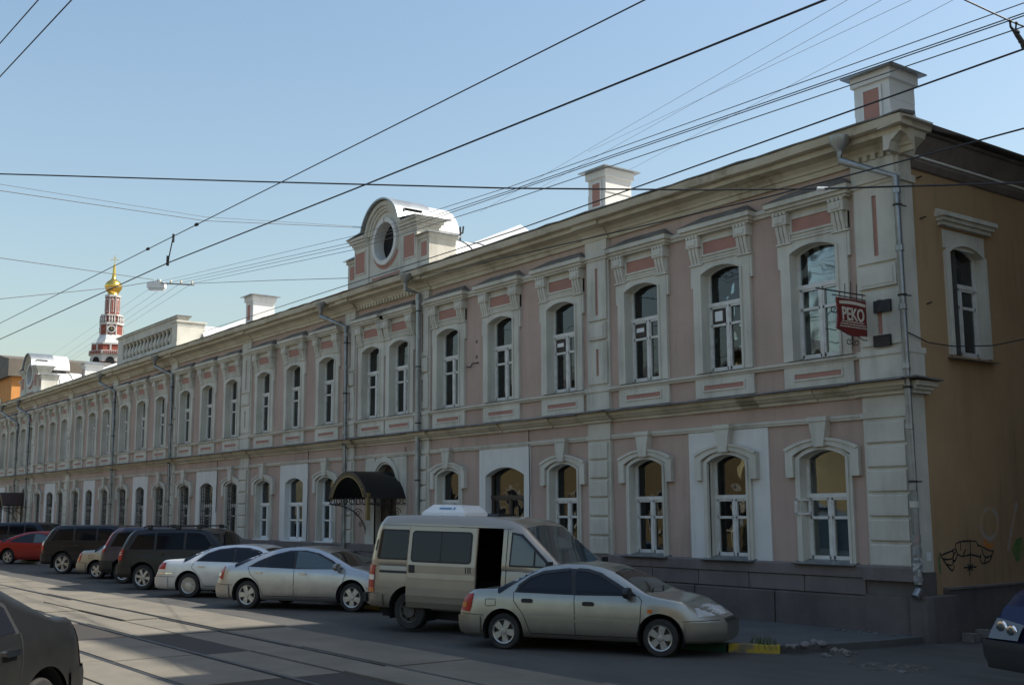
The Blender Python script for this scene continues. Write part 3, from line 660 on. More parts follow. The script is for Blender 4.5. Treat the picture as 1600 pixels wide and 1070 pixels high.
# ---- barrel canopies over the two doors
def canopy(c, hw, zs, ri, dep, mt, post):
    m = MB(); A = arc(hw, zs, ri, 18); m.solidstrip(A, [(x*.975,z-.03) for x,z in A], -dep, -.02)
    o = m.build('porch_canopy', mt, BLD, (c,0,0), smooth=True, angle=40)
    g = MB(); B = arc(hw*.995, zs-.005, ri-.005, 18); g.solidstrip(B, arc(hw*.80, zs-.0, ri-.16, 18), -dep-.012, -dep+.01); g.build('front_fascia', mt, o)
    t = MB(); t.solidstrip(arc(hw*.83, zs, ri-.13, 18), arc(hw*.79, zs, ri-.17, 18), -dep-.02, -dep+.01)
    for i in range(2,17):
        x,z = A[i]; nx, nz = x*.9, zs+(z-zs)*.86; t.lathe([(.026,-dep-.02),(.026,-dep-.01)], (nx,0,nz), 8, 'y')
    t.build('gilt_trim', M['brass'], o)
    for s in (-1,1):
        e = MB()
        for k in range(6): 
            y = -dep+.12+k*(dep-.2)/5; e.tube([(s*hw, y+.075*math.cos(t_), zs-.09+.075*math.sin(t_)) for t_ in [i*math.pi/5 for i in range(11)]], .011, 5)
        e.box(*sorted((s*hw-.012,s*hw+.012)),-dep,0,zs-.02,zs+.005); e.box(*sorted((s*hw-.01,s*hw+.01)),-dep,0,zs-.19,zs-.17)
        pts = [(s*hw*.98, -.04-(dep-.15)*(1-math.cos(i/10*math.pi/2)), zs-1.05+.86*math.sin(i/10*math.pi/2)) for i in range(11)]; e.tube(pts, .016, 6)
        for cy, cz, r0 in ((-.32,zs-.42,.14),(-.62,zs-.30,.10),(-.2,zs-.75,.09)):
            e.tube([(s*hw*.98, cy+r0*(1-i/22)*math.cos(i*.55), cz+r0*(1-i/22)*math.sin(i*.55)) for i in range(20)], .011, 5)
        tag(e.build('wrought_bracket', M['iron'], o), kind='stuff')
    e = MB()
    for k in range(8):
        x = -hw+.1+k*(2*hw-.2)/7; e.tube([(x+.075*math.cos(t_), -dep+.01, zs-.09+.075*math.sin(t_)) for t_ in [i*math.pi/5 for i in range(11)]], .011, 5)
    tag(e.build('ring_frieze', M['iron'], o), kind='stuff')
    if post: MB().box(hw-.10,hw+.0,-dep-.012,-dep+.08,zs-.62,zs+.12).build('corner_post', M['brass'], o)
canopy(-17.40, 1.13, 2.40, .74, 1.25, M['canopy'], True); canopy(-58.5, 1.1, 2.45, .72, 1.3, M['canopybrown'], False)
# ================================================================== GROUND, STREET, TRACK
M['asphalt'] = mat('worn_asphalt', (.088,.083,.075), (.052,.050,.046), .45, .35, .65, .92, bump=.5, bscale=60, streak=(.14,.13,.115), sk=(.25,2.2,1), sclip=(.5,.7), samt=.5, fine=.25)
M['concrete'] = mat('track_slab_concrete', (.195,.172,.132), (.14,.124,.097), .9, .35, .65, .9, bump=.4, bscale=50, streak=(.13,.12,.10), sk=(.3,3.5,1), sclip=(.48,.7), samt=.6, fine=.2)
M['pave'] = mat('pavement_asphalt', (.125,.125,.118), (.09,.09,.086), 1.2, .35, .65, .95, bump=.5, bscale=45, streak=(.17,.165,.15), sk=(1,1,1), samt=.4, fine=.2)
M['earth'] = mat('dusty_ground', (.16,.145,.12), (.11,.10,.085), .3, rough=.95, bump=.4, bscale=20)
M['joint'] = mat('dirt_joint', (.035,.03,.025), rough=.95)
M['rail'] = mat('worn_rail_steel', (.075,.068,.062), (.045,.038,.034), 4, rough=.5, metal=.6)
M['kyellow'] = mat('chipped_yellow_kerb_paint', (.42,.31,.035), (.16,.14,.10), 5, .42, .62, .85, bump=.4, bscale=20)
M['kgreen'] = mat('dark_green_kerb_paint', (.012,.075,.045), (.05,.06,.05), 5, .5, .7, .8, bump=.3, bscale=20)
M['kerb'] = mat('kerb_stone', (.20,.19,.175), (.14,.13,.12), 4, rough=.9, bump=.4, bscale=18)
M['rubble'] = mat('broken_plaster', (.19,.175,.16), (.12,.11,.10), 6, rough=.95, bump=.4, bscale=12)
g = MB(); g.quad((-900,-500,-.16),(500,-500,-.16),(500,900,-.16),(-900,900,-.16)); tag(g.build('ground', M['earth']), kind='structure')
KY = -3.72
rd = MB(); rd.box(-260,60,-15.0,KY+.02,-.155,-.10); rd.prism_z([(-2.8,KY+.02),(9.4,KY+.02),(9.4,40),(.05,40),(.05,.2),(-.2,-.3),(-.5,-2.4),(-1.6,-3.5)], -.157, -.104); tag(rd.build('road', M['asphalt']), kind='structure')
pv = MB(); pv.prism_z([(XE-160,KY),(-2.75,KY),(-1.75,-3.52),(-.95,-3.02),(-.55,-2.55),(-.25,-1.2),(-.12,0.1),(XE-160,.1)], -.15, .0)
PAVE = tag(pv.build('pavement', M['pave']), kind='structure')
kp = [(-.78,-2.86),(-1.42,-3.30),(-2.10,-3.60),(-2.95,-3.72)]
for i in range(40): kp.append((-3.95-1.0*i, -3.72))
ks = {}
for i in range(len(kp)-1):
    a, b = Vector((*kp[i],0)), Vector((*kp[i+1],0)); d = b-a; L_ = d.length
    mt = M['kyellow'] if i < 1 else (M['kgreen'] if i in (1,2,3) else (M['kyellow'] if i in (4,5,10,11) else M['kerb']))
    key = (round(L_,2), mt.name)
    if key not in ks: ks[key] = MB().prism_x([(-.16,-.14),(-.15,.01),(-.135,.022),(0,.022),(0,-.14)], .01, L_-.01).mesh('kerb_stone', mt)
    ang = math.atan2(d.y, d.x)
    obj('kerb_stone', ks[key], PAVE, (b.x, b.y, random.uniform(-.008,.008)), (0,0,ang+math.pi))
op = MB(); op.box(-260,60,-30,-14.9,-.15,.149); op.box(0.4,60,-14.9,-13.2,-.15,.145); tag(op.build('far_pavement', M['pave']), kind='structure')
# tram track: concrete slabs with real joints, two pairs of rails
trk = tag(MB().box(-140,40,-14.9,-7.0,-.15,-.0985).build('tram_track_bed', M['joint']), kind='structure')
RAILS = [-8.30,-9.88,-11.25,-12.83]
strips = [(-7.02,-8.23),(-8.37,-9.08),(-9.10,-9.81),(-9.95,-11.18),(-11.32,-12.03),(-12.05,-12.76),(-12.90,-14.2)]
rs = random.Random(5)
for y1,y0 in strips:
    me = MB().prism_x([(y0+.012,-.12),(y0+.012,-.090),(y0+.02,-.086),(y1-.02,-.086),(y1-.012,-.090),(y1-.012,-.12)], -1.487, 1.487).mesh('track_slab', M['concrete'])
    for k in range(28): obj('track_slab', me, trk, (10.5-3.0*k+rs.uniform(-.004,.004), 0, rs.uniform(-.004,.004)), (R(rs.uniform(-.15,.15)), 0, 0))
    far = MB().box(-140,-75.2,y0+.012,y1-.012,-.12,-.088).build('track_slab', M['concrete'], trk)
for y in RAILS:
    MB().prism_x([(y-.035,-.14),(y-.035,-.086),(y-.028,-.078),(y+.028,-.078),(y+.035,-.086),(y+.035,-.14)], -140, 40).build('rail', M['rail'], trk)
# rubble at the broken kerb end and along the foot of the wall
rr_ = random.Random(3)
def stone(r):
    bm = bmesh.new(); bmesh.ops.create_icosphere(bm, subdivisions=1, radius=r)
    for v in bm.verts: v.co = Vector((v.co.x*rr_.uniform(.7,1.4), v.co.y*rr_.uniform(.7,1.3), v.co.z*rr_.uniform(.4,.8)))
    me = bpy.data.meshes.new('rubble'); bm.to_mesh(me); bm.free(); me.materials.append(M['rubble']); return me
stm = [stone(r) for r in (.025,.035,.06,.085)]
for k in range(26):
    x, y = rr_.uniform(-.75,.15), rr_.uniform(-2.9,-2.1); i = rr_.choice((0,0,1,1,2,3)); 
    o = obj('rubble_stone', stm[i], None, (x,y,-.09 if (x > -.45) else .01), (0,0,rr_.uniform(0,6))); tag(o, 'lump of broken kerb rubble beside the yellow kerb end', 'rubble', 'rubble at the broken kerb')
for k in range(14):
    x, y = rr_.uniform(-1.7,-.5), rr_.uniform(-.55,-.22); o = obj('plaster_lump', stm[rr_.choice((0,0,1))], None, (x,y,.012), (0,0,rr_.uniform(0,6))); tag(o, 'crumb of fallen plaster at the foot of the corner stone', 'rubble', 'fallen plaster by the wall')
for k,(x,y) in enumerate(((.25,.55),(.32,.8))):
    o = MB().prism_z([(-.11,-.08),(.1,-.09),(.12,.07),(-.09,.08)], 0, .14+.05*k).build('loose_brick', M['rubble'], None, (x,y,-.10), (0,0,.4*k)); tag(o, 'loose pale brick lying by the lane wall', 'brick', 'loose bricks in the lane')
M['pot'] = mat('broken_asphalt', (.045,.042,.038), (.10,.092,.08), 5, .4, .6, .95, bump=.8, bscale=14)
for k in range(16):
    o = obj('pothole_gravel', stm[rr_.choice((0,0,0,1))], None, (1.15+rr_.gauss(0,.32), -2.9+rr_.gauss(0,.16), -.095), (0,0,rr_.uniform(0,6))); tag(o, 'crumb of broken asphalt in the pothole at the lane mouth', 'rubble', 'gravel in the pothole')
pt = MB(); rr2 = random.Random(8)
pt.prism_z([(1.15+.75*math.cos(t*math.tau/26)*rr2.uniform(.62,1.2), -2.9+.42*math.sin(t*math.tau/26)*rr2.uniform(.55,1.25)) for t in range(26)], -.1045, -.1008); tag(pt.build('pothole_patch', M['pot']), kind='structure')
M['grass'] = mat('weed_green', (.06,.10,.03), (.10,.11,.04), 8, rough=.9)
gm = MB()
for k in range(90):
    x, y = -.95+rr_.gauss(0,.10), -3.04+rr_.gauss(0,.05); h = rr_.uniform(.04,.24); a = rr_.uniform(0,6.3); dx, dy = math.cos(a), math.sin(a); b_ = rr_.uniform(.02,.10)
    gm.add([(x-dy*.006,y+dx*.006,-.05),(x+dy*.006,y-dx*.006,-.05),(x+dx*b_*.4,y+dy*b_*.4,h*.6-.05),(x+dx*b_,y+dy*b_,h-.05)], [(0,1,2),(0,2,3),(1,3,2)])
tag(gm.build('weeds', M['grass']), 'thin green weeds growing by the yellow kerb', 'weeds', kind='stuff')

# ================================================================== BUILDINGS AROUND (out of frame: they shade the lane and show in the panes)
M['yellow'] = mat('yellow_stucco', (.27,.205,.10), (.22,.165,.085), .6, rough=.9)
M['opp_glass'] = mat('far_glass', (.02,.024,.03), rough=.08)
M['tall'] = mat('grey_brick', (.23,.20,.17), (.17,.15,.13), .8, rough=.92)
def block(name, label, x0,x1,y0,y1,h,mw,face,floors,z0=0.,step=2.6,mroof=None):
    t = thing(name, label, 'building', ((x0+x1)/2,(y0+y1)/2,-.15)); cx, cy = (x0+x1)/2,(y0+y1)/2
    MB().box(x0-cx,x1-cx,y0-cy,y1-cy,0,h+.15).build('wall', mw, t)
    MB().box(x0-cx-.4,x1-cx+.4,y0-cy-.4,y1-cy+.4,h+.15,h+.5).build('roof', mroof or M['roof'], t)
    wme = MB(); wme.box(-.62,.62,-.06,0,0,2.05); wme.box(-.7,.7,-.12,0,-.1,0); wm = wme.mesh('window', M['trim'])
    gme = MB().box(-.5,.5,-.065,-.055,.1,1.95).mesh('pane', M['opp_glass'])
    for fl in floors:
        if face == 'y+': pos = [((x-cx, y1-cy, fl), math.pi) for x in frange(x0+1.5,x1-1.5,step)]
        elif face == 'x-': pos = [((x0-cx, y-cy, fl), -math.pi/2) for y in frange(y0+1.5,y1-1.5,step)]
        else: pos = [((x-cx, y0-cy, fl), 0) for x in frange(x0+1.5,x1-1.5,step)]
        for p_, rz in pos:
            o = obj('window', wm, t, p_, (0,0,rz)); obj('pane', gme, o)
    return t
block('yellow_house', 'yellow two-storey house across the street from the pink building', -66,-20,-34,-21.0,8.5,M['yellow'],'y+',(1.2,5.2),step=2.1)
block('corner_house', 'ochre two-storey house across the street from the lane', 6,44,-36,-21.5,9.5,M['yellow'],'y+',(1.5,5.4),step=3.2)
block('brick_wing', 'grey brick street wing across the lane from the pink building', 4.9,24,.3,8.1,17.0,M['tall'],'x-',(1.5,5.0,8.5,12))
block('added_shade_block', 'unseen tall grey block added behind the wing to shade the road', 4.9,26,8.1,32,27.9,M['tall'],'x-',(1.5,5.0,8.5,12,15.5,19))  # out-of-view block, added and sized to throw shade over the right of the road
# orange house with a brown roof beyond the far end
M['orange'] = mat('orange_wall_paint', (.60,.26,.07), (.52,.22,.06), .8, rough=.85, streak=(.3,.14,.05))
M['brownroof'] = mat('brown_roof_sheet', (.12,.10,.075), (.09,.075,.06), .8, rough=.7)
pO = atD(8, 592, 118); t = thing('orange_house', 'orange house with a dark brown roof beyond the pink building', 'building', (pO.x,pO.y,-.15))
zO = pO.z+.15
MB().box(-16,3.0,0,11,0,zO).build('wall', M['orange'], t)
for k in range(5): MB().box(-14+k*3,-13+k*3,-.05,0,zO-3.6,zO-2).build('window', M['opp_glass'], t)
MB().prism([(-16.5,zO),(3.5,zO),(3.4,zO+1.8),(1.5,zO+2.1),(-1.0,zO+2.6),(-16.4,zO+2.7)], -.5, 11).build('roof', M['brownroof'], t)

# ---- red and white church tower with a gold dome
M['redbrick'] = mat('red_painted_brick', (.27,.07,.045), (.21,.055,.04), .8, rough=.9)
M['wtrim'] = mat('white_limestone_trim', (.55,.53,.50), (.45,.43,.40), .8, rough=.85)
TD = 172.; pT = atD(172, 560, TD); zof = lambda py: atD(172, py, TD).z
T = thing('church_tower', 'red and white octagonal church bell tower with gold onion dome and clock', 'tower', (pT.x,pT.y,-.15))
rz0 = math.atan2(CAM.y-pT.y, CAM.x-pT.x)
def oct_(r, z0, z1, mt, name, r1=None, n=8, off=22.5):
    r1 = r if r1 is None else r1; m = MB()
    a = [rz0+R(off)+2*math.pi*k/n for k in range(n)]
    m.add([(r*math.cos(t_),r*math.sin(t_),z0) for t_ in a]+[(r1*math.cos(t_),r1*math.sin(t_),z1) for t_ in a], [tuple(range(n-1,-1,-1)), tuple(range(n,2*n))]+[(k,(k+1)%n,n+(k+1)%n,n+k) for k in range(n)])
    return m.build(name, mt, T)
Z = lambda py: zof(py)+.15
oct_(2.95,0,Z(586),M['redbrick'],'lower_tier'); oct_(3.0,Z(568),Z(556),M['wtrim'],'arcade_band'); oct_(2.75,Z(586),Z(556),M['redbrick'],'arcade_core')
oct_(3.25,Z(556),Z(550.5),M['wtrim'],'cornice_ring'); oct_(2.85,Z(550.5),Z(541),M['redbrick'],'parapet'); oct_(2.95,Z(541),Z(538.5),M['wtrim'],'parapet_cap')
oct_(2.35,Z(538.5),Z(524),M['whiteroof'],'skirt_roof',1.75); oct_(1.72,Z(525),Z(508),M['redbrick'],'clock_tier'); oct_(1.9,Z(508),Z(504.5),M['wtrim'],'gallery_base')
oct_(1.60,Z(504.5),Z(492),M['redbrick'],'gallery_core'); oct_(1.75,Z(494),Z(491.5),M['wtrim'],'gallery_rail'); oct_(1.12,Z(492),Z(461),M['redbrick'],'drum'); oct_(1.25,Z(463),Z(459.5),M['wtrim'],'drum_cap')
for k in range(8):
    t_ = rz0+2*math.pi*k/8; c_, s_ = math.cos(t_), math.sin(t_)
    def face(name, r, w, z0, z1, mt, dep=.12, arch=0):
        pl_ = [(-w,z0),(w,z0)]+([(w*math.cos(R(180*i/8)),z1+w*math.sin(R(180*i/8))) for i in range(9)] if arch else [(w,z1),(-w,z1)])
        m = MB().prism(pl_, -dep, .05); return m.build(name, mt, T, (r*c_,r*s_,0), (0,0,t_+math.pi/2))
    face('arch', 2.72, .62, Z(584), Z(567), M['black'], .14, 1)
    face('arch_trim', 2.70, .80, Z(566.5), Z(566), M['wtrim'], .10, 1)
    face('drum_window', 1.03, .20, Z(487), Z(467), M['wtrim'], .06, 1); face('drum_slot', 1.03, .10, Z(486), Z(468), M['redbrick'], .10, 1)
    face('parapet_panel', 2.63, .12, Z(550), Z(541.5), M['wtrim'], .12)
    if k % 2: pass
    for j in (-1,0,1):
        tt = t_+j*.22; MB().lathe([(.10,Z(504)),(.14,Z(500)),(.08,Z(496)),(.10,Z(494))], (1.66*math.cos(tt),1.66*math.sin(tt),0), 8).build('baluster', M['wtrim'], T)
    tt = t_+R(22.5)
    MB().tube([(1.70*math.cos(tt),1.70*math.sin(tt),Z(524)),(1.70*math.cos(tt),1.70*math.sin(tt),Z(508))], .12, 6).build('corner_column', M['wtrim'], T)
    MB().tube([(1.12*math.cos(tt),1.12*math.sin(tt),Z(490)),(1.12*math.cos(tt),1.12*math.sin(tt),Z(462))], .07, 6).build('corner_column', M['wtrim'], T)
    d_ = MB()
    for j in range(-3,4): d_.box(j*.3-.08,j*.3+.08,-.08,.05,Z(556),Z(551.5))
    tag(d_.build('corbel_row', M['redbrick'], T, (3.0*c_,3.0*s_,0), (0,0,t_+math.pi/2)), kind='stuff')
for k in (0,2,6):
    t_ = rz0+2*math.pi*k/8-.0; p_ = (1.62*math.cos(t_),1.62*math.sin(t_),Z(515.5))
    ck = MB().lathe([(.62,-.10),(.62,0)], n=20, axis='y').build('clock_ring', M['wtrim'], T, p_, (0,0,t_+math.pi/2))
    MB().lathe([(.42,-.13),(.42,-.1)], n=20, axis='y').build('clock_face', M['iron'], ck)
    MB().box(-.03,.03,-.15,-.13,0,.34).box(0,.26,-.15,-.13,-.03,.03).build('clock_hand', M['gold'], ck)
MB().lathe([(.95,Z(460)),(.75,Z(456)),(.95,Z(453)),(1.28,Z(447)),(1.30,Z(443)),(1.05,Z(438)),(.55,Z(434)),(.32,Z(431)),(.30,Z(426)),(.22,Z(420)),(.22,Z(414)),(.05,Z(406))], n=24).build('gold_dome', M['gold'], T, smooth=True, angle=60)
MB().box(-.04,.04,-.04,.04,Z(408),Z(393)).box(-.65,.65,-.04,.04,Z(401.5),Z(400.7)).box(-.3,.3,-.04,.04,Z(398),Z(397.3)).build('cross', M['gold'], T, (0,0,0), (0,0,rz0+math.pi/2))
# low annex whose white parapet shows beside the tower
# ================================================================== VEHICLES
M['rubber'] = mat('tyre_rubber', (.018,.018,.018), (.035,.032,.028), 6, rough=.85)
M['alloy'] = mat('alloy_wheel', (.48,.48,.46), (.36,.35,.33), 9, rough=.35, metal=.7)
M['darkrim'] = mat('dirty_steel_wheel', (.05,.048,.045), (.09,.08,.065), 6, rough=.7)
M['cglass'] = mat('tinted_car_glass', (.008,.010,.015), rough=.04, spec=.38)
M['cglass3'] = mat('black_privacy_glass', (.005,.006,.009), rough=.06, spec=.14)
M['cglass2'] = mat('clear_car_glass', (.05,.07,.075), rough=.04, spec=.9)
M['ctrim'] = mat('black_plastic_trim', (.014,.014,.015), rough=.55)
M['lampred'] = mat('red_lamp_lens', (.34,.010,.012), rough=.25, coat=.1, spec=.3)
M['lampor'] = mat('orange_lamp_lens', (.52,.13,.015), rough=.25, coat=.1)
M['lampwh'] = mat('clear_lamp_lens', (.62,.64,.66), rough=.12, coat=.8, metal=.3)
M['lampgrey'] = mat('grey_lamp_lens', (.13,.135,.14), rough=.25, coat=.2)
M['chrome'] = mat('chrome', (.75,.75,.74), rough=.12, metal=1)
def paint(name, col, metal=.55, rough=.36, d=((.12,.10,.075),.62,.6)):
    dk = max(col) < .1 or col[1] < .05
    return mat(name, col, rough=rough, metal=metal, coat=.15 if dk else .7, spec=.22 if dk else .5, dirt=d)
def lerp(pts, x):
    if x <= pts[0][0]: return pts[0][1]
    for (a, b), (c, d) in zip(pts, pts[1:]):
        if x <= c: return b+(d-b)*(x-a)/(c-a) if c > a else d
    return pts[-1][1]
def smooth_curve(pts, n=160):              # resample a polyline and round it off
    x0, x1 = pts[0][0], pts[-1][0]; xs = [x0+(x1-x0)*i/n for i in range(n+1)]; z = [lerp(pts, x) for x in xs]
    for _ in range(5): z = [z[0]]+[(z[i-1]+2*z[i]+z[i+1])/4 for i in range(1, n)]+[z[-1]]
    return list(zip(xs, z))
class Car:
    """origin: ground, midway between the axles; +x forward, +y left"""
    def __init__(s, name, label, loc, rz, sp, paintm, group=None):
        s.sp = sp; s.p = paintm
        s.root = thing(name, label, sp.get('cat', 'car'), loc, rz, group)
        s.top = smooth_curve(sp['top']); s.belt = smooth_curve(sp['belt']); s.sill = sp.get('sill', [(-9,.20),(9,.20)])
        s.x0, s.x1 = sp['top'][0][0], sp['top'][-1][0]; s.W = sp['W']; s.tum = sp.get('tumble', .42)
        s.body()
    def plan(s, x):
        w = s.W; r0, r1 = s.sp.get('r0', .45), s.sp.get('r1', .7); k0, k1 = s.sp.get('k0', .16), s.sp.get('k1', .22)
        d = (x-s.x0)/r0
        if d < 1: w *= 1-k0*(1-max(d,0))**2.6
        d = (s.x1-x)/r1
        if d < 1: w *= 1-k1*(1-max(d,0))**2.6
        return w
    def deform(s, x, z):
        e = s.sp.get('lean0', [(0,.10),(.25,.02),(.35,0),(.55,0),(.62,.04),(1.0,.12)]); f = s.sp.get('lean1', [(0,.14),(.25,.03),(.35,0),(.52,0),(.60,.05),(.75,.16)])
        a = max(0, 1-(x-s.x0)/.55); b = max(0, 1-(s.x1-x)/.7)
        return x+lerp(e, z)*a*a*(3-2*a)-lerp(f, z)*b*b*(3-2*b)
    def section(s, x):
        hw, zb, zt, zs = s.plan(x), lerp(s.belt, x), lerp(s.top, x), lerp(s.sill, x)
        zb = min(zb, zt-.03); h = zt-zb; bf = s.sp.get('bf', .95)
        P = []
        for f, k in ((0,.92),(.06,.965),(.14,.985),(.24,.995),(.36,1.0),(.48,1.0),(.60,.998),(.70,.992),(.80,.985),(.88,.978),(.95,.965)): P.append((hw*k, zs+(zb-zs)*f))
        yb = hw*bf; P.append((yb, zb))
        yt = yb-s.tum*h
        rc = min(.16, h*.42)
        for f in (.12,.3,.5,.7,.88): P.append((yb-s.tum*(h-rc)*f, zb+(h-rc)*f))
        yk = yb-s.tum*(h-rc)
        for t in (0,25,50,72,90):
            P.append((yk-rc*s.sp.get('rk',1.1)*math.sin(R(t))**1.4*0.9-rc*.1*(t/90), zb+h-rc+rc*math.sin(R(t))*.90))
        ye = P[-1][0]; ze = P[-1][1]; crown = zt-ze
        for f in (.75,.5,.25,0): P.append((ye*f, ze+crown*(1-f*f)))
        return P
    def side_y(s, x, z):
        P = s.section(x)
        for (y0,z0),(y1,z1) in zip(P, P[1:]):
            if z0 <= z <= z1 and z1 > z0: return y0+(y1-y0)*(z-z0)/(z1-z0)
        return P[0][0] if z < P[0][1] else 0
    def top_z(s, x, y):
        P = s.section(x)[::-1]
        for (y0,z0),(y1,z1) in zip(P, P[1:]):
            if y0 <= y <= y1 and y1 > y0: return z0+(z1-z0)*(y-y0)/(y1-y0)
        return P[0][1]
    def body(s):
        sp = s.sp; L_ = s.x1-s.x0
        xs = [s.x0+d for d in (0,.012,.03,.06,.10,.15)]+frange(s.x0+.20, s.x1-.25, .055)+[s.x1-d for d in (.18,.13,.09,.055,.028,.01,0)]
        rows = [s.section(x) for x in xs]; n = len(rows[0]); vv = []; ff = []
        for x, P in zip(xs, rows):
            vv += [(s.deform(x,z),y,z) for y,z in P]+[(s.deform(x,z),-y,z) for y,z in P[-2::-1]]
        m = 2*n-1
        for i in range(len(xs)-1):
            for j in range(m-1): ff.append((i*m+j,(i+1)*m+j,(i+1)*m+j+1,i*m+j+1))
        ff += [tuple(range(m-1,-1,-1)), tuple(range((len(xs)-1)*m, len(xs)*m))]
        wr = sp['wr']; ar = sp.get('arch', wr*1.17); wx = sp['wx']
        def inarch(p): return any(math.hypot(p[0]-x, p[2]-wr*1.02) < ar for x in wx) and abs(p[1]) > s.W*.6
        def inhole(p):
            for (a,b,c,d,side) in sp.get('holes', []):
                if a < p[0] < b and c < p[2] < d and p[1]*side > .3: return True
            return False
        keep = []; cut = set()
        for f in ff:
            if len(f) > 4: keep.append(f); continue
            c = [sum(vv[i][k] for i in f)/4 for k in range(3)]
            if inarch(c): cut.update(f)
            elif inhole(c): pass
            else: keep.append(f)
        used = {i for f in keep for i in f}
        vv = list(vv)
        for i in cut & used:
            x, y, z = vv[i]
            for cx in wx:
                d = math.hypot(x-cx, z-wr*1.02)
                if d < ar*1.5 and d > 1e-4: k = ar/d; vv[i] = (cx+(x-cx)*k, y, wr*1.02+(z-wr*1.02)*k)
        mb = MB(); mb.v = vv; mb.f = keep
        s.bodyo = mb.build('body', s.p, s.root, smooth=True, angle=38)
        u = MB(); iw = s.W-.26
        u.box(s.x0+.25, s.x1-.35, -iw, iw, .19, .34)
        for cx in wx:
            for sd_ in (-1,1):
                A = [(cx+(ar+.004)*math.sin(R(-112+224*i/16)), wr*1.02+(ar+.004)*math.cos(R(-112+224*i/16))) for i in range(17)]
                y0, y1 = sorted((sd_*(s.W-.035), sd_*(s.W-.30))); u.wallstrip(A, y0, y1)
                yy = sd_*(s.W-.30); u.add([(cx,yy,wr)]+[(x,yy,z) for x,z in A], [(0,i,i+1) for i in range(1,17)])
        u.build('underbody', M['black'], s.root)
    def patch(s, poly, off, mt, name, side=-1, parent=None, ds=.045):   # polygon in (x,z) laid on the side skin
        bm = bmesh.new(); f = bm.faces.new([bm.verts.new((x,0,z)) for x,z in poly])
        xa, xb = min(p[0] for p in poly), max(p[0] for p in poly); za, zb = min(p[1] for p in poly), max(p[1] for p in poly)
        for x in frange(xa, xb, ds)[1:-1]: bmesh.ops.bisect_plane(bm, geom=bm.verts[:]+bm.edges[:]+bm.faces[:], plane_co=(x,0,0), plane_no=(1,0,0))
        for z in frange(za, zb, ds)[1:-1]: bmesh.ops.bisect_plane(bm, geom=bm.verts[:]+bm.edges[:]+bm.faces[:], plane_co=(0,0,z), plane_no=(0,0,1))
        for v in bm.verts:
            x, z = v.co.x, v.co.z; v.co = (s.deform(x,z), side*(s.side_y(x,z)+off), z)
        bmesh.ops.recalc_face_normals(bm, faces=bm.faces)
        me = bpy.data.meshes.new(name); bm.to_mesh(me); bm.free(); me.materials.append(mt)
        if me.polygons and sum(p.normal.y*p.area for p in me.polygons)*side < 0: me.flip_normals()
        me.polygons.foreach_set('use_smooth', [True]*len(me.polygons)); return obj(name, me, parent or s.root)
    def tpatch(s, poly, off, mt, name, parent=None):     # polygon in (x,y) laid on the top skin (windscreen, rear window, bonnet)
        bm = bmesh.new(); bm.faces.new([bm.verts.new((x,y,0)) for x,y in poly])
        xa, xb = min(p[0] for p in poly), max(p[0] for p in poly); ya, yb = min(p[1] for p in poly), max(p[1] for p in poly)
        for x in frange(xa, xb, .05)[1:-1]: bmesh.ops.bisect_plane(bm, geom=bm.verts[:]+bm.edges[:]+bm.faces[:], plane_co=(x,0,0), plane_no=(1,0,0))
        for y in frange(ya, yb, .10)[1:-1]: bmesh.ops.bisect_plane(bm, geom=bm.verts[:]+bm.edges[:]+bm.faces[:], plane_co=(0,y,0), plane_no=(0,1,0))
        for v in bm.verts:
            x, y = v.co.x, v.co.y; z = s.top_z(x, abs(y)); v.co = (s.deform(x,z), y, z+off)
        bmesh.ops.recalc_face_normals(bm, faces=bm.faces)
        me = bpy.data.meshes.new(name); bm.to_mesh(me); bm.free(); me.materials.append(mt)
        if sum(p.normal.z for p in me.polygons) < 0: me.flip_normals()
        me.polygons.foreach_set('use_smooth', [True]*len(me.polygons)); return obj(name, me, parent or s.root)
    def line(s, pts, w, mt, name, side=-1, off=.003, parent=None):   # thin ribbon: panel gaps, mouldings
        q = []
        for (a,b),(c,d) in zip(pts, pts[1:]):
            n = max(1, int(math.hypot(c-a,d-b)/.05)); q += [(a+(c-a)*i/n, b+(d-b)*i/n) for i in range(n)]
        q.append(pts[-1]); vv = []; ff = []
        for i, (x, z) in enumerate(q):
            a, b = q[max(i-1,0)], q[min(i+1,len(q)-1)]; t = Vector((b[0]-a[0], b[1]-a[1])).normalized()
            for k in (-1,1):
                xx, zz = x-k*t.y*w/2, z+k*t.x*w/2; vv.append((s.deform(xx,zz), side*(s.side_y(xx,zz)+off), zz))
        ff = [(2*i,2*i+2,2*i+3,2*i+1) for i in range(len(q)-1)]
        return MB().add(vv, ff).build(name, mt, parent or s.root)
    def wrap(s, end, a, b, zf, mt, name, side=-1, off=.006, rows=5, parent=None):   # lamp or bumper wrapped round a corner; zf(t)->(z0,z1), t 0 on the flank .. 1 towards the middle
        path = []
        xe = s.x0 if end == 0 else s.x1; sg = 1 if end == 0 else -1
        for d in [a*(1-i/12) for i in range(12)]+[.03,.012,0]:
            if d <= a: path.append(('s', xe+sg*d))
        we = s.plan(xe)
        path += [('c', we*.985*(1-i/6)+b*(i/6)) for i in range(1,7)]
        vv = []; ff = []; m = len(path)
        for i, (k, u) in enumerate(path):
            z0, z1 = zf(i/(m-1))
            for j in range(rows+1):
                z = z0+(z1-z0)*j/rows
                if k == 's':
                    y = s.side_y(u, z)+off; x = s.deform(u, z)-sg*off*(1-min(1,abs(u-xe)/.15))
                else:
                    ys_ = s.side_y(xe, z); y = min(u*ys_/we+off*.5, ys_+off); x = s.deform(xe, z)-sg*off
                vv.append((x, side*y, z))
        for i in range(m-1):
            for j in range(rows): q = i*(rows+1)+j; ff.append((q, q+rows+1, q+rows+2, q+1))
        return MB().add(vv, ff).build(name, mt, parent or s.root, smooth=True)
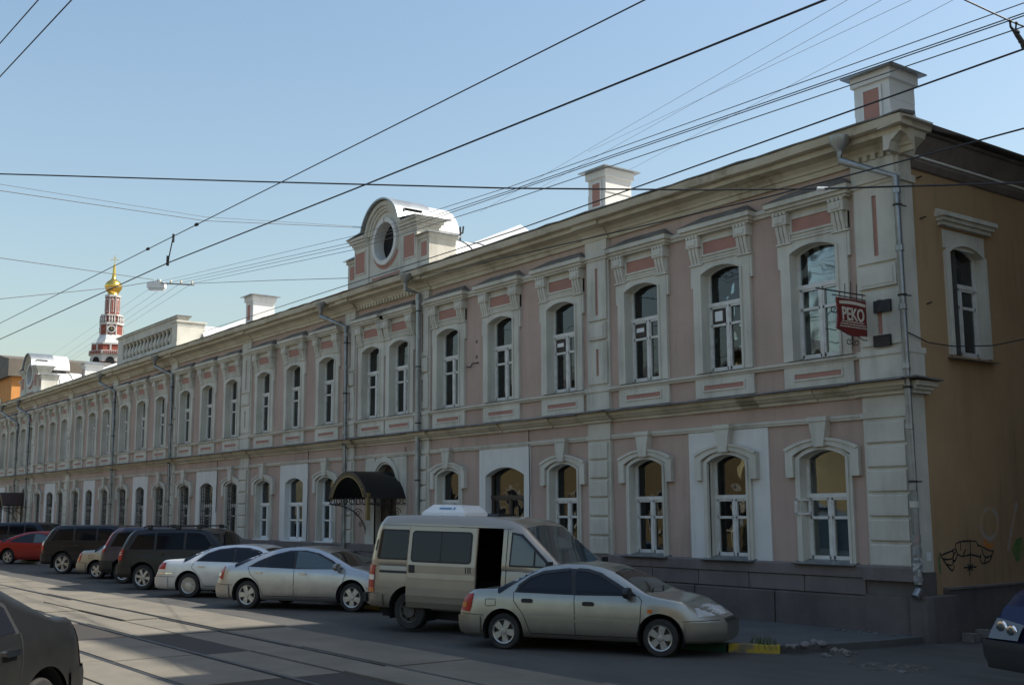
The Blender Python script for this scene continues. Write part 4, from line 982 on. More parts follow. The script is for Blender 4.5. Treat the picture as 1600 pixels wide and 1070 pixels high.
    def bump(s, x, z, sx, sy, sz, mt, name, side=-1, off=0, parent=None):    # small rounded block sitting on the flank
        y = s.side_y(x, z)+off; m = MB(); p = [(-sx,-sz*.6),(-sx*.8,-sz),(sx*.8,-sz),(sx,-sz*.6),(sx,sz*.6),(sx*.8,sz),(-sx*.8,sz),(-sx,sz*.6)]
        m.prism(p, -sy, .01) if side < 0 else m.prism(p, -.01, sy)
        return m.build(name, mt, parent or s.root, (s.deform(x,z), side*y, z))
    def wheels(s, style='five', rimm=None, tyre_w=.19, only=None):
        r = s.sp['wr']; rimm = rimm or M['alloy']; rim = s.sp.get('rim', .68)*r
        t = MB(); w = tyre_w/2
        t.lathe([(rim,-w*.9),(rim+.03,-w),(r*.93,-w),(r*.985,-w*.8),(r,-w*.45),(r,w*.45),(r*.985,w*.8),(r*.93,w),(rim+.03,w),(rim,w*.9)], n=36, axis='y', caps=False); tme = t.mesh('tyre', M['rubber'], True, 30)
        hub = MB().lathe([(rim,-w*.3),(rim*.95,-w*.35),(.06,-w*.4)], n=24, axis='y').lathe([(rim,-w*.9),(rim,w*.9)], n=24, axis='y', caps=False).mesh('wheel', M['darkrim'], True)
        k = MB(); y = -w*.78
        k.lathe([(rim*1.01,-w*.92),(rim*1.0,-w*1.0),(rim*.90,-w*.9),(rim*.88,-w*.6)], n=36, axis='y', caps=False)
        def spoke(a, w0, w1, r0, r1, dy=0):
            ca, sa = math.cos(a), math.sin(a)
            pts = [(r0,-w0),(r1,-w1),(r1,w1),(r0,w0)]
            P = [(ca*u-sa*v, sa*u+ca*v) for u,v in pts]
            k.add([(x,y-.012+dy,z) for x,z in P]+[(x,y+.03+dy,z) for x,z in P], [(0,1,2,3),(7,6,5,4),(0,4,5,1),(1,5,6,2),(2,6,7,3),(3,7,4,0)])
        if style == 'five':
            for i in range(5): spoke(2*math.pi*i/5+.3, rim*.20, rim*.29, rim*.22, rim*.92)
        elif style == 'ten':
            for i in range(5):
                for d in (-.16,.16): spoke(2*math.pi*i/5+d+.2, rim*.07, rim*.085, rim*.2, rim*.93)
        elif style == 'many':
            for i in range(20): spoke(2*math.pi*i/20, rim*.035, rim*.085, rim*.36, rim*.90)
            k.lathe([(rim*.42,y+.0),(rim*.40,y-.012),(.0,y-.015)], n=24, axis='y')
        elif style == 'steel':
            k.lathe([(rim*.9,y+.05),(rim*.62,y+.02),(rim*.55,y-.03),(.05,y-.03)], n=24, axis='y')
            for i in range(8):
                a = 2*math.pi*i/8; k.lathe([(rim*.09,y-.01),(rim*.09,y+.02)], (rim*.74*math.cos(a),0,rim*.74*math.sin(a)), 8, 'y')
        elif style == 'six':
            for i in range(6): spoke(2*math.pi*i/6+.2, rim*.13, rim*.17, rim*.2, rim*.93)
        k.lathe([(rim*.30,y-.004),(rim*.24,y-.022),(.0,y-.026)], n=20, axis='y')
        kme = k.mesh('rim', rimm, True, 30)
        for cx in s.sp['wx']:
            for sd_ in (-1,1):
                o = obj('wheel', hub, s.root, (cx, sd_*(s.W-.04-tyre_w/2), r), (0, random.uniform(0,6) if sd_ < 0 else 0, 0 if sd_ < 0 else math.pi))
                obj('tyre', tme, o); obj('rim', kme, o)
    def mirror(s, x, z, mt):
        for sd_ in (-1,1):
            y = s.side_y(x, z); m = MB(); m.lathe([(.02,-.06),(.075,-.05),(.09,0),(.085,.05),(.06,.06)], n=14, axis='x')
            m.v = [(a*.9, b*1.35, c*.95) for a,b,c in m.v]; m.build('mirror', mt, s.root, (x, sd_*(y+.10), z+.045), smooth=True)
            MB().box(x-.03,x+.03,min(sd_*y,sd_*(y+.06)),max(sd_*y,sd_*(y+.06)),z+.0,z+.035).build('mirror_arm', M['ctrim'], s.root)
def place(px, py, rz, wx_r, W, z=-.10):     # put the right rear tyre's contact at this pixel of the street
    p = onZ(px, py, z); c, s_ = math.cos(rz), math.sin(rz); lx, ly = wx_r, -(W-.12)
    return (p.x-(c*lx-s_*ly), p.y-(s_*lx+c*ly), z)

def sedan(name, label, px, py, deg, sp, pm, style, rimm=None, lampc=None, glass=None, handles='black', visor=False, lamp=None, group='cars parked at an angle along the building'):
    rz = R(deg); c = Car(name, label, place(px, py, rz, sp['wx'][0], sp['W']), rz, sp, pm, group)
    c.wheels(style, rimm); G = glass or M['cglass']; w = sp['win']       # w: side glass key points
    for sd_ in (-1,1):
        c.patch(w['frame'], .005, M['ctrim'], 'window_trim', sd_)
        for pl_ in w['panes']: c.patch(pl_, .011, G if not (w.get('clear') and pl_ is w['panes'][-1]) else M['cglass2'], 'side_window', sd_)
        for ln in sp['doors']: c.line(ln, .011, M['ctrim'], 'door_gap', sd_)
        for hx, hz in sp['handles']:
            if handles == 'black': c.bump(hx, hz, .085, .035, .030, M['ctrim'], 'door_handle', sd_)
            else: c.bump(hx, hz, .095, .03, .02, pm if handles == 'body' else M['chrome'], 'door_handle', sd_)
        c.wrap(0, lamp[0], lamp[1], lamp[2], lampc or M['lampred'], 'tail_lamp', sd_)
        if len(lamp) > 3: c.wrap(0, lamp[3][0], lamp[3][1], lamp[3][2], lamp[3][3], 'turn_lamp', sd_, .010)
        c.wrap(1, .30, c.plan(c.x1)*.42, lambda t: (.58+.02*t,.735-.05*t), M['lampwh'], 'headlamp', sd_)
        ln = [(x, lerp(c.belt, x)*.57) for x in (sp['wx'][0]+.42, sp['wx'][1]-.42)]
        c.line(ln, .03, pm, 'rub_strip', sd_, .008)
    xa, xb = sp['rearwin'][0][0]-.02, sp['rearwin'][1][0]+.12
    up_ = [(xa+(xb-xa)*i/10, lerp(c.top, xa+(xb-xa)*i/10)-.008) for i in range(11)]; lo_ = [(x+.03*(1-i/10), z-.022-.055*(1-i/10)) for i, (x, z) in enumerate(up_)]
    for sd_ in (-1,1): c.patch(lo_+up_[::-1], .010, M['cglass'], 'rear_window_edge', sd_)
    rw_ = sp['rearwin']; c.tpatch(rw_, .006, M['cglass'], 'rear_window'); c.tpatch(sp['screen'], .006, M['cglass'], 'windscreen')
    for end in (0, 1):
        for sd_ in (-1,1):
            c.wrap(end, .42 if end == 0 else .5, 0.0, lambda t: (.235,.50), pm, 'bumper', sd_, .022, 6)
    c.line([(c.x0+.02,.53),(sp['wx'][0]-sp['wr']*1.2,.515)], .010, M['ctrim'], 'bumper_gap', -1); c.line([(sp['wx'][1]+sp['wr']*1.2,.515),(c.x1-.05,.53)], .010, M['ctrim'], 'bumper_gap', -1)
    c.mirror(w['mirror'][0], w['mirror'][1], M['ctrim'] if handles == 'black' else pm)
    return c
def shift(pts, sx=1., sz=1., dx=0): return [(x*sx+dx, z*sz) for x, z in pts]
# --- beige four-door saloon (nearest the corner)
P_lanos = paint('champagne_metallic', (.34,.335,.29), .75, .30)
lan = dict(W=.83, wr=.275, wx=(-1.27,1.27), rim=.68, arch=.345, k1=.60, r1=1.15, lean1=[(0,.14),(.25,.03),(.35,0),(.5,0),(.58,.06),(.75,.20)],
  top=[(-2.07,.80),(-2.0,.875),(-1.88,.90),(-1.45,.915),(-1.38,.925),(-.90,1.19),(-.70,1.265),(-.35,1.315),(.0,1.318),(.30,1.275),(.52,1.20),(1.08,.885),(1.25,.85),(1.7,.775),(1.98,.685),(2.10,.60),(2.14,.55)],
  belt=[(-2.07,.76),(-1.9,.82),(-1.3,.86),(0,.835),(1.1,.80),(1.7,.72),(2.0,.64),(2.14,.54)],
  win=dict(frame=[(-1.08,.875),(-1.04,.95),(-.86,1.10),(-.66,1.19),(-.30,1.243),(.05,1.235),(.32,1.18),(.62,1.03),(.93,.865),(0,.855)],
           panes=[[(-1.02,.885),(-.98,.95),(-.82,1.075),(-.62,1.155),(-.18,1.205),(-.13,.87)],[(-.05,.87),(-.10,1.205),(.08,1.20),(.30,1.15),(.58,1.01),(.82,.872)]], mirror=(.80,.865)),
  doors=[[(-1.09,.875),(-1.08,.74),(-.92,.55),(-.86,.42),(-.80,.27)],[(-.075,.86),(-.06,.6),(-.05,.27)],[(.94,.87),(1.0,.80),(.98,.5),(.93,.27)],[(-.80,.265),(.93,.265)],[(-1.57,.66),(-1.57,.76),(-1.40,.765),(-1.39,.665),(-1.56,.655)]],
  handles=[(-.85,.755),(.16,.735)], rearwin=[(-1.36,-.60),(-.90,-.50),(-.84,0),(-.90,.50),(-1.36,.60),(-1.40,0)], screen=[(1.02,-.66),(.50,-.53),(.46,0),(.50,.53),(1.02,.66),(1.08,0)])
c = sedan('parked_car', 'beige four-door saloon with dark window visors parked nearest the yellow kerb', 790, 1013, 28.2, lan, P_lanos, 'five', lamp=(.22,.42,lambda t:(.56+.02*t,.84-.03*t),(.10,.60,lambda t:(.62,.70),M['lampor'])))
for a,b in (((-1.03,.90),(-.12,1.222)),((-.06,1.222),(.60,1.03))):
    c.line([(-1.02,.96),(-.84,1.10),(-.64,1.18),(-.2,1.228)] if a[0] < -1 else [(-.08,1.228),(.08,1.222),(.31,1.165),(.72,.95)], .045, M['ctrim'], 'window_visor', -1, .022)
c.bump(1.13, .655, .035, .012, .025, M['lampor'], 'side_repeater', -1)
c.line([(-.84,.565),(.95,.545)], .02, P_lanos, 'body_crease', -1, .004)
for sd_ in (-.42,.1): MB().tube([(1.06,sd_,.915),(.98,sd_+.25,.955)], .010, 5).build('wiper', M['ctrim'], c.root)
# --- silver saloon in front of the porch
P_prim = paint('silver_metallic', (.46,.46,.45), .78, .30)
prim = dict(W=.88, wr=.305, wx=(-1.34,1.34), rim=.70, arch=.375, tumble=.46,
  top=[(-2.22,.84),(-2.18,.93),(-2.0,.965),(-1.72,.975),(-1.0,1.245),(-.6,1.335),(-.15,1.36),(.25,1.33),(.62,1.23),(1.30,.93),(1.55,.88),(1.95,.78),(2.2,.68),(2.32,.58)],
  belt=[(-2.22,.80),(-1.9,.88),(-1.2,.90),(0,.87),(1.2,.82),(1.8,.74),(2.2,.62),(2.32,.55)],
  win=dict(frame=[(-1.32,.92),(-1.10,1.04),(-.75,1.18),(-.35,1.275),(.05,1.28),(.40,1.22),(.80,1.07),(1.12,.895),(0,.885)],
    panes=[[(-1.25,.928),(-1.06,1.035),(-.92,1.10),(-.92,.92)],[(-.88,.92),(-.88,1.115),(-.68,1.18),(-.33,1.245),(-.22,1.25),(-.16,.90)],[(-.08,.90),(-.13,1.252),(.06,1.25),(.38,1.19),(.76,1.045),(1.02,.90)]], mirror=(1.0,.895), clear=True),
  doors=[[(-1.33,.92),(-1.24,.75),(-1.05,.6),(-.95,.40),(-.88,.30)],[(-.12,.89),(-.10,.6),(-.10,.30)],[(1.14,.89),(1.18,.8),(1.10,.5),(1.0,.3)],[(-.88,.295),(1.0,.295)]],
  handles=[(-1.02,.80),(.12,.785)], rearwin=[(-1.68,-.62),(-1.02,-.50),(-.96,0),(-1.02,.5),(-1.68,.62),(-1.72,0)], screen=[(1.24,-.68),(.62,-.54),(.58,0),(.62,.54),(1.24,.68),(1.30,0)])
c = sedan('parked_car', 'silver saloon with red tail lamps parked in front of the black porch canopy', 388, 950, 31, prim, P_prim, 'five', lamp=(.20,.50,lambda t:(.62+.08*t,.915-.02*t),(.10,.62,lambda t:(.70,.77),M['lampwh'])), handles='chrome')
# --- pearl white saloon behind it
P_mark = paint('pearl_white', (.66,.66,.65), .35, .28)
mark = dict(W=.87, wr=.305, wx=(-1.36,1.36), rim=.66, arch=.365, tumble=.48,
  top=[(-2.35,.80),(-2.32,.90),(-2.1,.935),(-1.55,.95),(-.92,1.22),(-.6,1.29),(-.1,1.315),(.3,1.29),(.6,1.21),(1.2,.92),(1.6,.87),(2.1,.78),(2.3,.70),(2.38,.60)],
  belt=[(-2.35,.76),(-1.9,.86),(-1.2,.88),(0,.86),(1.2,.82),(2.0,.72),(2.38,.58)],
  win=dict(frame=[(-1.18,.905),(-.90,1.10),(-.62,1.20),(-.2,1.245),(.2,1.235),(.5,1.17),(1.05,.89),(0,.88)],
    panes=[[(-1.10,.915),(-.86,1.085),(-.6,1.17),(-.20,1.215),(-.15,.895)],[(-.07,.895),(-.11,1.215),(.18,1.205),(.46,1.14),(.94,.895)]], mirror=(.90,.885)),
  doors=[[(-1.20,.905),(-1.28,.75),(-1.05,.55),(-.92,.3)],[(-.11,.88),(-.09,.3)],[(1.06,.88),(1.05,.5),(.98,.3)],[(-.92,.295),(.98,.295)]],
  handles=[(-1.0,.775),(.10,.765)], rearwin=[(-1.5,-.60),(-.94,-.50),(-.88,0),(-.94,.5),(-1.5,.60),(-1.55,0)], screen=[(1.14,-.66),(.60,-.53),(.56,0),(.6,.53),(1.14,.66),(1.2,0)])
c = sedan('parked_car', 'pearl white saloon with a fluted wheel cover beside the black off-roader', 296, 933, 38, mark, P_mark, 'many', lamp=(.30,.30,lambda t:(.70,.86)), handles='chrome')
c.line([(-2.3,.60),(-1.78,.60)], .03, M['chrome'], 'bumper_strip', -1, .028)
# --- beige saloon between the two off-roaders
P_bei = paint('light_beige_metallic', (.42,.40,.34), .7, .32)
bei = dict(lan); c = sedan('parked_car', 'small beige saloon with amber and red tail lamps between the off-roaders', 152, 904, 38, bei, P_bei, 'five', lamp=(.16,.45,lambda t:(.56,.84),(.12,.6,lambda t:(.57,.68),M['lampor'])))
# --- red saloon at the far end
P_red = paint('red_paint', (.27,.010,.009), .1, .3, ((.12,.08,.06),.5,.3))
red = dict(prim); c = sedan('parked_car', 'bright red saloon with pale spoked wheels beyond the large black off-roader', 13, 881, 36, red, P_red, 'ten', lamp=(.22,.5,lambda t:(.70,.90)), handles='body')

# --- off-roaders
def offroader(name, label, px, py, deg, sp, pm, style, lamps, rimm=None, dy=0):
    rz = R(deg); l = place(px, py, rz, sp['wx'][0], sp['W']); c = Car(name, label, l, rz, sp, pm, 'off-roaders parked along the building'); c.wheels(style, rimm, .24)
    for sd_ in (-1,1):
        c.patch(sp['wframe'], .005, M['ctrim'], 'window_trim', sd_)
        for pl_ in sp['panes']: c.patch(pl_, .011, M['cglass3'], 'side_window', sd_)
        for ln in sp['doors']: c.line(ln, .012, M['ctrim'], 'door_gap', sd_)
        for hx, hz in sp['handles']: c.bump(hx, hz, .10, .035, .025, pm, 'door_handle', sd_)
        for a, b, zf, mt, nm in lamps: c.wrap(0, a, b, zf, mt, nm, sd_, .012)
        for e_ in (0,1): c.wrap(e_, .5, 0, lambda t: (.34,.68), M['ctrim'] if sp.get('dark_bumper') else pm, 'bumper', sd_, .03, 6)
        c.wrap(1, .3, .5, lambda t: (.82,1.0), M['lampwh'], 'headlamp', sd_)
    h0, h1 = sp['top'][0], sp['top'][1]
    zb_, zt_ = sp['rear_glass']; c_w = c.plan(c.x0)
    rg = MB(); n = 6
    pts = []
    for i in range(n+1):
        z = zb_+(zt_-zb_)*i/n; yy = c.side_y(c.x0+.01, z)*.84; pts.append((c.deform(c.x0, z)-.008, yy, z))
    rg.add([(x,-y,z) for x,y,z in pts]+[(x,y,z) for x,y,z in pts], [(i,i+1,n+2+i,n+1+i) for i in range(n)]); rg.build('rear_window', M['cglass'], c.root)
    c.tpatch(sp['screen'], .006, M['cglass'], 'windscreen'); c.mirror(sp['mirror'][0], sp['mirror'][1], pm)
    return c
P_blk = paint('dark_green_black', (.020,.021,.023), .2, .28, ((.075,.066,.052),.55,.5))
P_blk2 = paint('black_paint', (.014,.015,.019), .2, .26, ((.06,.053,.042),.45,.4))
suv = dict(cat='off-roader', W=.90, wr=.345, wx=(-1.32,1.32), rim=.68, arch=.42, tumble=.26, k0=.10, r0=.3, bf=.97, rk=.9,
  lean0=[(0,.08),(.35,0),(.7,0),(.95,.03),(1.2,.10),(1.66,.30)], sill=[(-9,.33),(9,.33)],
  top=[(-2.15,1.60),(-2.05,1.645),(-1.6,1.675),(0,1.68),(.45,1.64),(.68,1.56),(1.18,1.13),(1.4,1.09),(2.0,1.02),(2.16,.92),(2.22,.80)],
  belt=[(-2.15,1.03),(0,1.05),(1.2,1.03),(1.9,.95),(2.22,.76)],
  wframe=[(-1.92,1.09),(-1.66,1.50),(-1.45,1.58),(.35,1.58),(.55,1.52),(1.0,1.10)], panes=[[(-1.82,1.105),(-1.58,1.50),(-1.05,1.555),(-1.0,1.11)],[(-.92,1.11),(-.97,1.555),(-.12,1.56),(-.08,1.11)],[(.0,1.11),(-.04,1.56),(.33,1.55),(.50,1.50),(.90,1.11)]],
  doors=[[(-.96,1.1),(-.95,.8),(-.85,.55),(-.8,.38)],[(-.04,1.1),(-.03,.38)],[(1.0,1.1),(1.03,.7),(.95,.38)]], handles=[(-.78,.97),(.12,.97)], rear_glass=(1.10,1.55), screen=[(1.12,-.72),(.66,-.64),(.62,0),(.66,.64),(1.12,.72),(1.18,0)], mirror=(.86,1.08))
c = offroader('parked_offroader', 'muddy black off-roader with roof rails and large red tail lamps beside the white saloon', 224, 921, 38, suv, P_blk, 'six', [(.16,.52,lambda t:(.80,1.10),M['lampred'],'tail_lamp'),(.10,.60,lambda t:(.95,1.03),M['lampwh'],'reversing_lamp')])
for sd_ in (-1,1):
    MB().tube([(-1.5,sd_*.60,1.70),(-1.4,sd_*.60,1.74),(.3,sd_*.60,1.735),(.4,sd_*.60,1.69)], .02, 8).build('roof_rail', M['ctrim'], c.root)
    for x in (-1.3,-.4,.25): MB().box(x-.06,x+.06,sd_*.60-.03,sd_*.60+.03,1.66,1.77).build('rail_foot', M['ctrim'], c.root)
rr = dict(suv); rr.update(W=.93, wr=.37, wx=(-1.40,1.40), arch=.43, rim=.74, tumble=.22, lean0=[(0,.08),(.35,0),(.7,0),(1.05,.02),(1.2,.10),(1.7,.40)],
  top=[(-2.3,1.62),(-2.1,1.66),(-1.6,1.685),(0,1.69),(.5,1.67),(.75,1.60),(1.30,1.16),(1.6,1.12),(2.2,1.06),(2.36,.95),(2.40,.82)], belt=[(-2.3,1.09),(0,1.10),(1.3,1.09),(2.1,1.02),(2.4,.8)],
  wframe=[(-2.02,1.14),(-1.72,1.55),(-1.5,1.60),(.45,1.60),(.62,1.55),(1.1,1.14)], panes=[[(-1.92,1.155),(-1.66,1.54),(-1.05,1.58),(-1.0,1.16)],[(-.92,1.16),(-.96,1.58),(-.12,1.58),(-.08,1.16)],[(.0,1.16),(-.04,1.58),(.43,1.57),(.58,1.52),(1.0,1.16)]], rear_glass=(1.16,1.58))
c = offroader('parked_offroader', 'large glossy black off-roader with bright alloy wheels beside the red saloon', 98, 896, 38, rr, P_blk2, 'ten', [(.10,.62,lambda t:(.98,1.12),M['lampwh'],'reversing_lamp'),(.13,.62,lambda t:(.80,.98),M['lampred'],'tail_lamp')])
cross = dict(suv); cross.update(lean0=[(0,.08),(.35,0),(.7,0),(.95,.03),(1.2,.14),(1.66,.34)], dark_bumper=True)
P_vio = paint('dark_violet_grey', (.06,.055,.075), .4, .3, ((.13,.115,.085),.8,.6))
c = offroader('parked_offroader', 'dark crossover with tall slanting red tail lamps half hidden by the roof-railed off-roader', 193, 911, 37, cross, P_vio, 'five', [(.14,.66,lambda t:(.92,1.52),M['lampred'],'tail_lamp'),(.10,.68,lambda t:(1.02,1.12),M['lampwh'],'reversing_lamp')])
P_navy = paint('dark_navy', (.016,.020,.034), .3, .28, ((.12,.105,.08),.6,.4))
navy = dict(suv); c = offroader('parked_offroader', 'dark navy off-roader standing behind the red saloon by the brown canopy', 2, 872, 36, navy, P_navy, 'five', [(.14,.6,lambda t:(.85,1.1),M['lampred'],'tail_lamp')])
# --- dark saloon parked nose-in on the raised near side
P_log = mat('graphite_grey', (.008,.0085,.009), rough=.38, metal=.0, coat=.10, spec=.2, dirt=((.05,.048,.04),.62,.5))
log = dict(W=.87, wr=.295, wx=(-1.31,1.31), rim=.68, arch=.37, tumble=.40, k0=.13, lean0=[(0,.08),(.3,.01),(.4,0),(.55,0),(.62,.03),(1.0,.07)],
  top=[(-2.05,.93),(-2.0,.985),(-1.80,1.0),(-1.50,1.01),(-.90,1.36),(-.55,1.43),(0,1.455),(.4,1.42),(.65,1.33),(1.18,.98),(1.7,.90),(2.0,.80),(2.14,.66)],
  belt=[(-2.05,.86),(-1.5,.93),(0,.91),(1.1,.88),(1.9,.76),(2.14,.60)],
  win=dict(frame=[(-.98,.95),(-.90,1.16),(-.62,1.30),(.0,1.38),(.38,1.33),(1.0,.93)], panes=[[(-.92,.96),(-.86,1.14),(-.60,1.27),(-.14,1.34),(-.10,.945)],[(-.02,.945),(-.06,1.345),(.36,1.30),(.9,.945)]], mirror=(.88,.93)),
  doors=[[(-.99,.95),(-.97,.75),(-.90,.55),(-.82,.3)],[(-.06,.93),(-.05,.3)],[(1.0,.93),(1.02,.6),(.95,.3)]], handles=[(-.80,.83),(.12,.81)], rearwin=[(-1.48,-.62),(-.92,-.52),(-.86,0),(-.92,.52),(-1.48,.62),(-1.52,0)], screen=[(1.1,-.66),(.6,-.55),(.56,0),(.6,.55),(1.1,.66),(1.16,0)])
rzL = R(-43); pL = atD(129, 1015, 9.3)
def world_off(rz, lx, ly): return math.cos(rz)*lx-math.sin(rz)*ly, math.sin(rz)*lx+math.cos(rz)*ly
ox, oy = world_off(rzL, -2.05, .77)
c = Car('parked_car', 'dark grey saloon with a tall red tail lamp on the near pavement edge', (pL.x-ox, pL.y-oy, .21), rzL, log, P_log)
c.wheels('five', M['darkrim'])
for sd_ in (-1,1):
    c.patch(log['win']['frame'], .003, M['ctrim'], 'window_trim', sd_)
    for pl_ in log['win']['panes']: c.patch(pl_, .011, M['cglass'], 'side_window', sd_)
    for ln in log['doors']: c.line(ln, .012, M['ctrim'], 'door_gap', sd_)
    for hx, hz in log['handles']: c.bump(hx, hz, .10, .035, .022, M['chrome'], 'door_handle', sd_)
    c.wrap(0, .05, .52, lambda t: (.60,.95), M['lampred'], 'tail_lamp', sd_, .008)
    c.wrap(0, .40, 0, lambda t: (.24,.60), P_log, 'bumper', sd_, .02, 6); c.wrap(1, .4, 0, lambda t: (.24,.5), P_log, 'bumper', sd_, .02, 6); c.wrap(1, .3, .4, lambda t: (.6,.76), M['lampwh'], 'headlamp', sd_)
    c.line([(c.x0+.02,.61),(-1.72,.56)], .012, M['ctrim'], 'bumper_gap', sd_, .004)
c.tpatch(log['rearwin'], .006, M['cglass'], 'rear_window'); c.tpatch(log['screen'], .006, M['cglass'], 'windscreen'); c.mirror(.88,.93,M['ctrim'])

# --- champagne van with its side door slid open
P_van = paint('champagne_van_paint', (.35,.31,.25), .5, .36, ((.11,.092,.07),.95,.65))
van = dict(cat='van', W=.98, wr=.33, wx=(-1.30,1.42), rim=.62, arch=.43, tumble=.13, k0=.17, r0=.42, k1=.18, r1=.8, bf=.985, rk=.75, sill=[(-9,.36),(9,.36)],
  lean0=[(0,.05),(.3,0),(1.0,.01),(1.3,.05),(2.0,.15)], lean1=[(0,.10),(.3,.0),(.5,0),(.8,.1),(1.0,.2)],
  top=[(-2.27,1.89),(-2.2,1.96),(-2.05,1.995),(-1.2,2.02),(.2,2.01),(.62,1.965),(.90,1.87),(1.66,1.22),(1.85,1.12),(2.2,.96),(2.36,.85),(2.42,.72)],
  belt=[(-2.27,1.14),(1.0,1.14),(1.5,1.08),(2.1,.90),(2.42,.68)],
  holes=[(-.30,.60,.50,1.82,-1)])
rz = R(25); c = Car('parked_van', 'champagne van with its side door slid open and a white roof unit', place(642, 987, rz, -1.30, .98), rz, van, P_van); V = c
c.wheels('steel', M['darkrim'], .22); c.root.rotation_euler = (0, R(1.2), rz); c.root.location.z += .02
def rrect(x0,x1,z0,z1,r=.07,n=4):
    P = []
    for cx,cz,a0 in ((x1-r,z0+r,-90),(x1-r,z1-r,0),(x0+r,z1-r,90),(x0+r,z0+r,180)): P += [(cx+r*math.cos(R(a0+90*i/n)), cz+r*math.sin(R(a0+90*i/n))) for i in range(n+1)]
    return P
for sd_ in (-1,1):
    c.patch(rrect(-2.06,-1.32,1.21,1.75), .006, M['ctrim'], 'window_trim', sd_); c.patch(rrect(-2.03,-1.345,1.24,1.72), .012, M['cglass'], 'side_window', sd_)
    c.patch([(.72,1.18),(.74,1.76),(.94,1.73),(1.58,1.18)], .010, M['ctrim'], 'window_trim', sd_)
    c.patch([(.755,1.21),(.775,1.72),(.93,1.69),(1.19,1.47),(1.19,1.21)], .018, M['cglass2'], 'side_window', sd_); c.patch([(1.225,1.21),(1.225,1.43),(1.48,1.21)], .018, M['cglass2'], 'side_window', sd_)
    c.wrap(0, .20, .60, lambda t: (.70,1.10), M['lampred'], 'tail_lamp', sd_, .012); c.wrap(0, .205, .60, lambda t: (.62,.70), M['lampor'], 'turn_lamp', sd_, .014); c.wrap(0, .203, .60, lambda t: (.84,.93), M['lampwh'], 'reversing_lamp', sd_, .015)
    c.wrap(0, .42, 0, lambda t: (.40,.60), M['ctrim'] if False else P_van, 'bumper', sd_, .03, 5)
    c.wrap(1, .6, 0, lambda t: (.36,.58), M['ctrim'], 'bumper', sd_, .03, 5); c.wrap(1, .25, .55, lambda t: (.62,.80), M['lampwh'], 'headlamp', sd_)
    c.line([(.66,1.80),(.66,.40)], .014, M['ctrim'], 'door_gap', sd_); c.line([(-2.2,1.05),(-1.3,1.05)], .016, P_van, 'body_crease', sd_, .008); c.line([(-2.2,.72),(-1.75,.72)], .02, P_van, 'body_crease', sd_, .008)
    c.line([(-2.24,1.85),(.72,1.83)], .03, P_van, 'roof_gutter', sd_, .014)
c.line([(-1.95,1.0),(-1.3,1.0)], .045, M['ctrim'], 'door_rail', -1, .006)
c.patch(rrect(-2.17,-2.11,1.36,1.56,.015,2), .006, M['ctrim'], 'air_vent', -1)
# the sliding door, pushed back and standing off the flank
dr = MB(); NY = 10
def dpt(x, z, off): return (x, -(c.side_y(max(min(x,-.2),-1.4), z)+.055+off), z)
dx0, dx1 = -1.33, .09; zsd = [.40,.50,.62,.75,.88,1.0,1.14,1.25,1.4,1.55,1.70,1.81]
vv = []; ff = []
for off in (0, -.035):
    for x in (dx0, dx0+.02, dx1-.02, dx1):
        for z in zsd: vv.append(dpt(x, z, off-(.012 if x in (dx0,dx1) else 0)))
n = len(zsd)
for l in (0, 4*n):
    for i in range(3):
        for j in range(n-1): ff.append((l+i*n+j,l+(i+1)*n+j,l+(i+1)*n+j+1,l+i*n+j+1))
for i in range(4): pass
for j in range(n-1): ff += [(j,j+1,4*n+j+1,4*n+j),(3*n+j,3*n+j+1,7*n+j+1,7*n+j)]
for i in range(3): ff += [(i*n,(i+1)*n,4*n+(i+1)*n,4*n+i*n),(i*n+n-1,(i+1)*n+n-1,4*n+(i+1)*n+n-1,4*n+i*n+n-1)]
sdoor = MB().add(vv, ff).build('sliding_door', P_van, c.root)
def dflat(poly, off, mt, name):
    vs_ = [dpt(x, z, off) for x, z in poly]; return MB().add(vs_, [tuple(range(len(vs_)))]).build(name, mt, sdoor)
dflat(rrect(-1.25,0,1.19,1.74,.07), .004, M['ctrim'], 'window_trim'); dflat(rrect(-1.22,-.635,1.22,1.71,.05), .007, M['cglass'], 'door_window'); dflat(rrect(-.615,-.03,1.22,1.71,.05), .007, M['cglass'], 'door_window')
dflat(rrect(-1.28,-1.15,1.0,1.14,.01,2), .005, M['ctrim'], 'lock_recess'); 
for x in (-.10,-.05,-.01): dflat(rrect(x-.01,x+.01,1.03,1.14,.004,2), .006, M['ctrim'], 'door_handle')
for z in (.905,.62): MB().box(dx0+.01,dx1-.01,-(c.side_y(-.5,z)+.065),-(c.side_y(-.5,z)+.05),z-.012,z+.012).build('door_crease', P_van, sdoor)
# dark cabin behind the opening: floor, far lining, a seat
MB().box(-2.1,1.5,-.80,.86,.42,.47).build('cabin_floor', M['black'], c.root)
st = MB(); st.box(-.35,.1,-.2,.75,.47,.85); st.box(-.45,-.32,-.2,.75,.80,1.40); st.box(.5,.95,.1,.75,.47,.9); st.box(.45,.58,.1,.75,.85,1.45); st.build('seat', M['ctrim'], c.root)
MB().box(-1.0,.95,.82,.85,.5,1.75).build('cabin_lining', M['black'], c.root)
c.tpatch([(1.60,-.80),(.93,-.70),(.89,0),(.93,.70),(1.60,.80),(1.68,0)], .006, M['cglass2'], 'windscreen')
m = MB(); m.add([(c.deform(c.x0,z)-.010, s_*c.side_y(c.x0+.01,z)*.80, z) for z in (1.2,1.48,1.75) for s_ in (-1,1)], [(0,1,3,2),(2,3,5,4)]); m.build('rear_window', M['cglass'], c.root)
m = MB(); m.box(c.x0-.015,c.x0+.03,-.012,.012,.5,1.85); m.build('rear_door_gap', M['ctrim'], c.root)
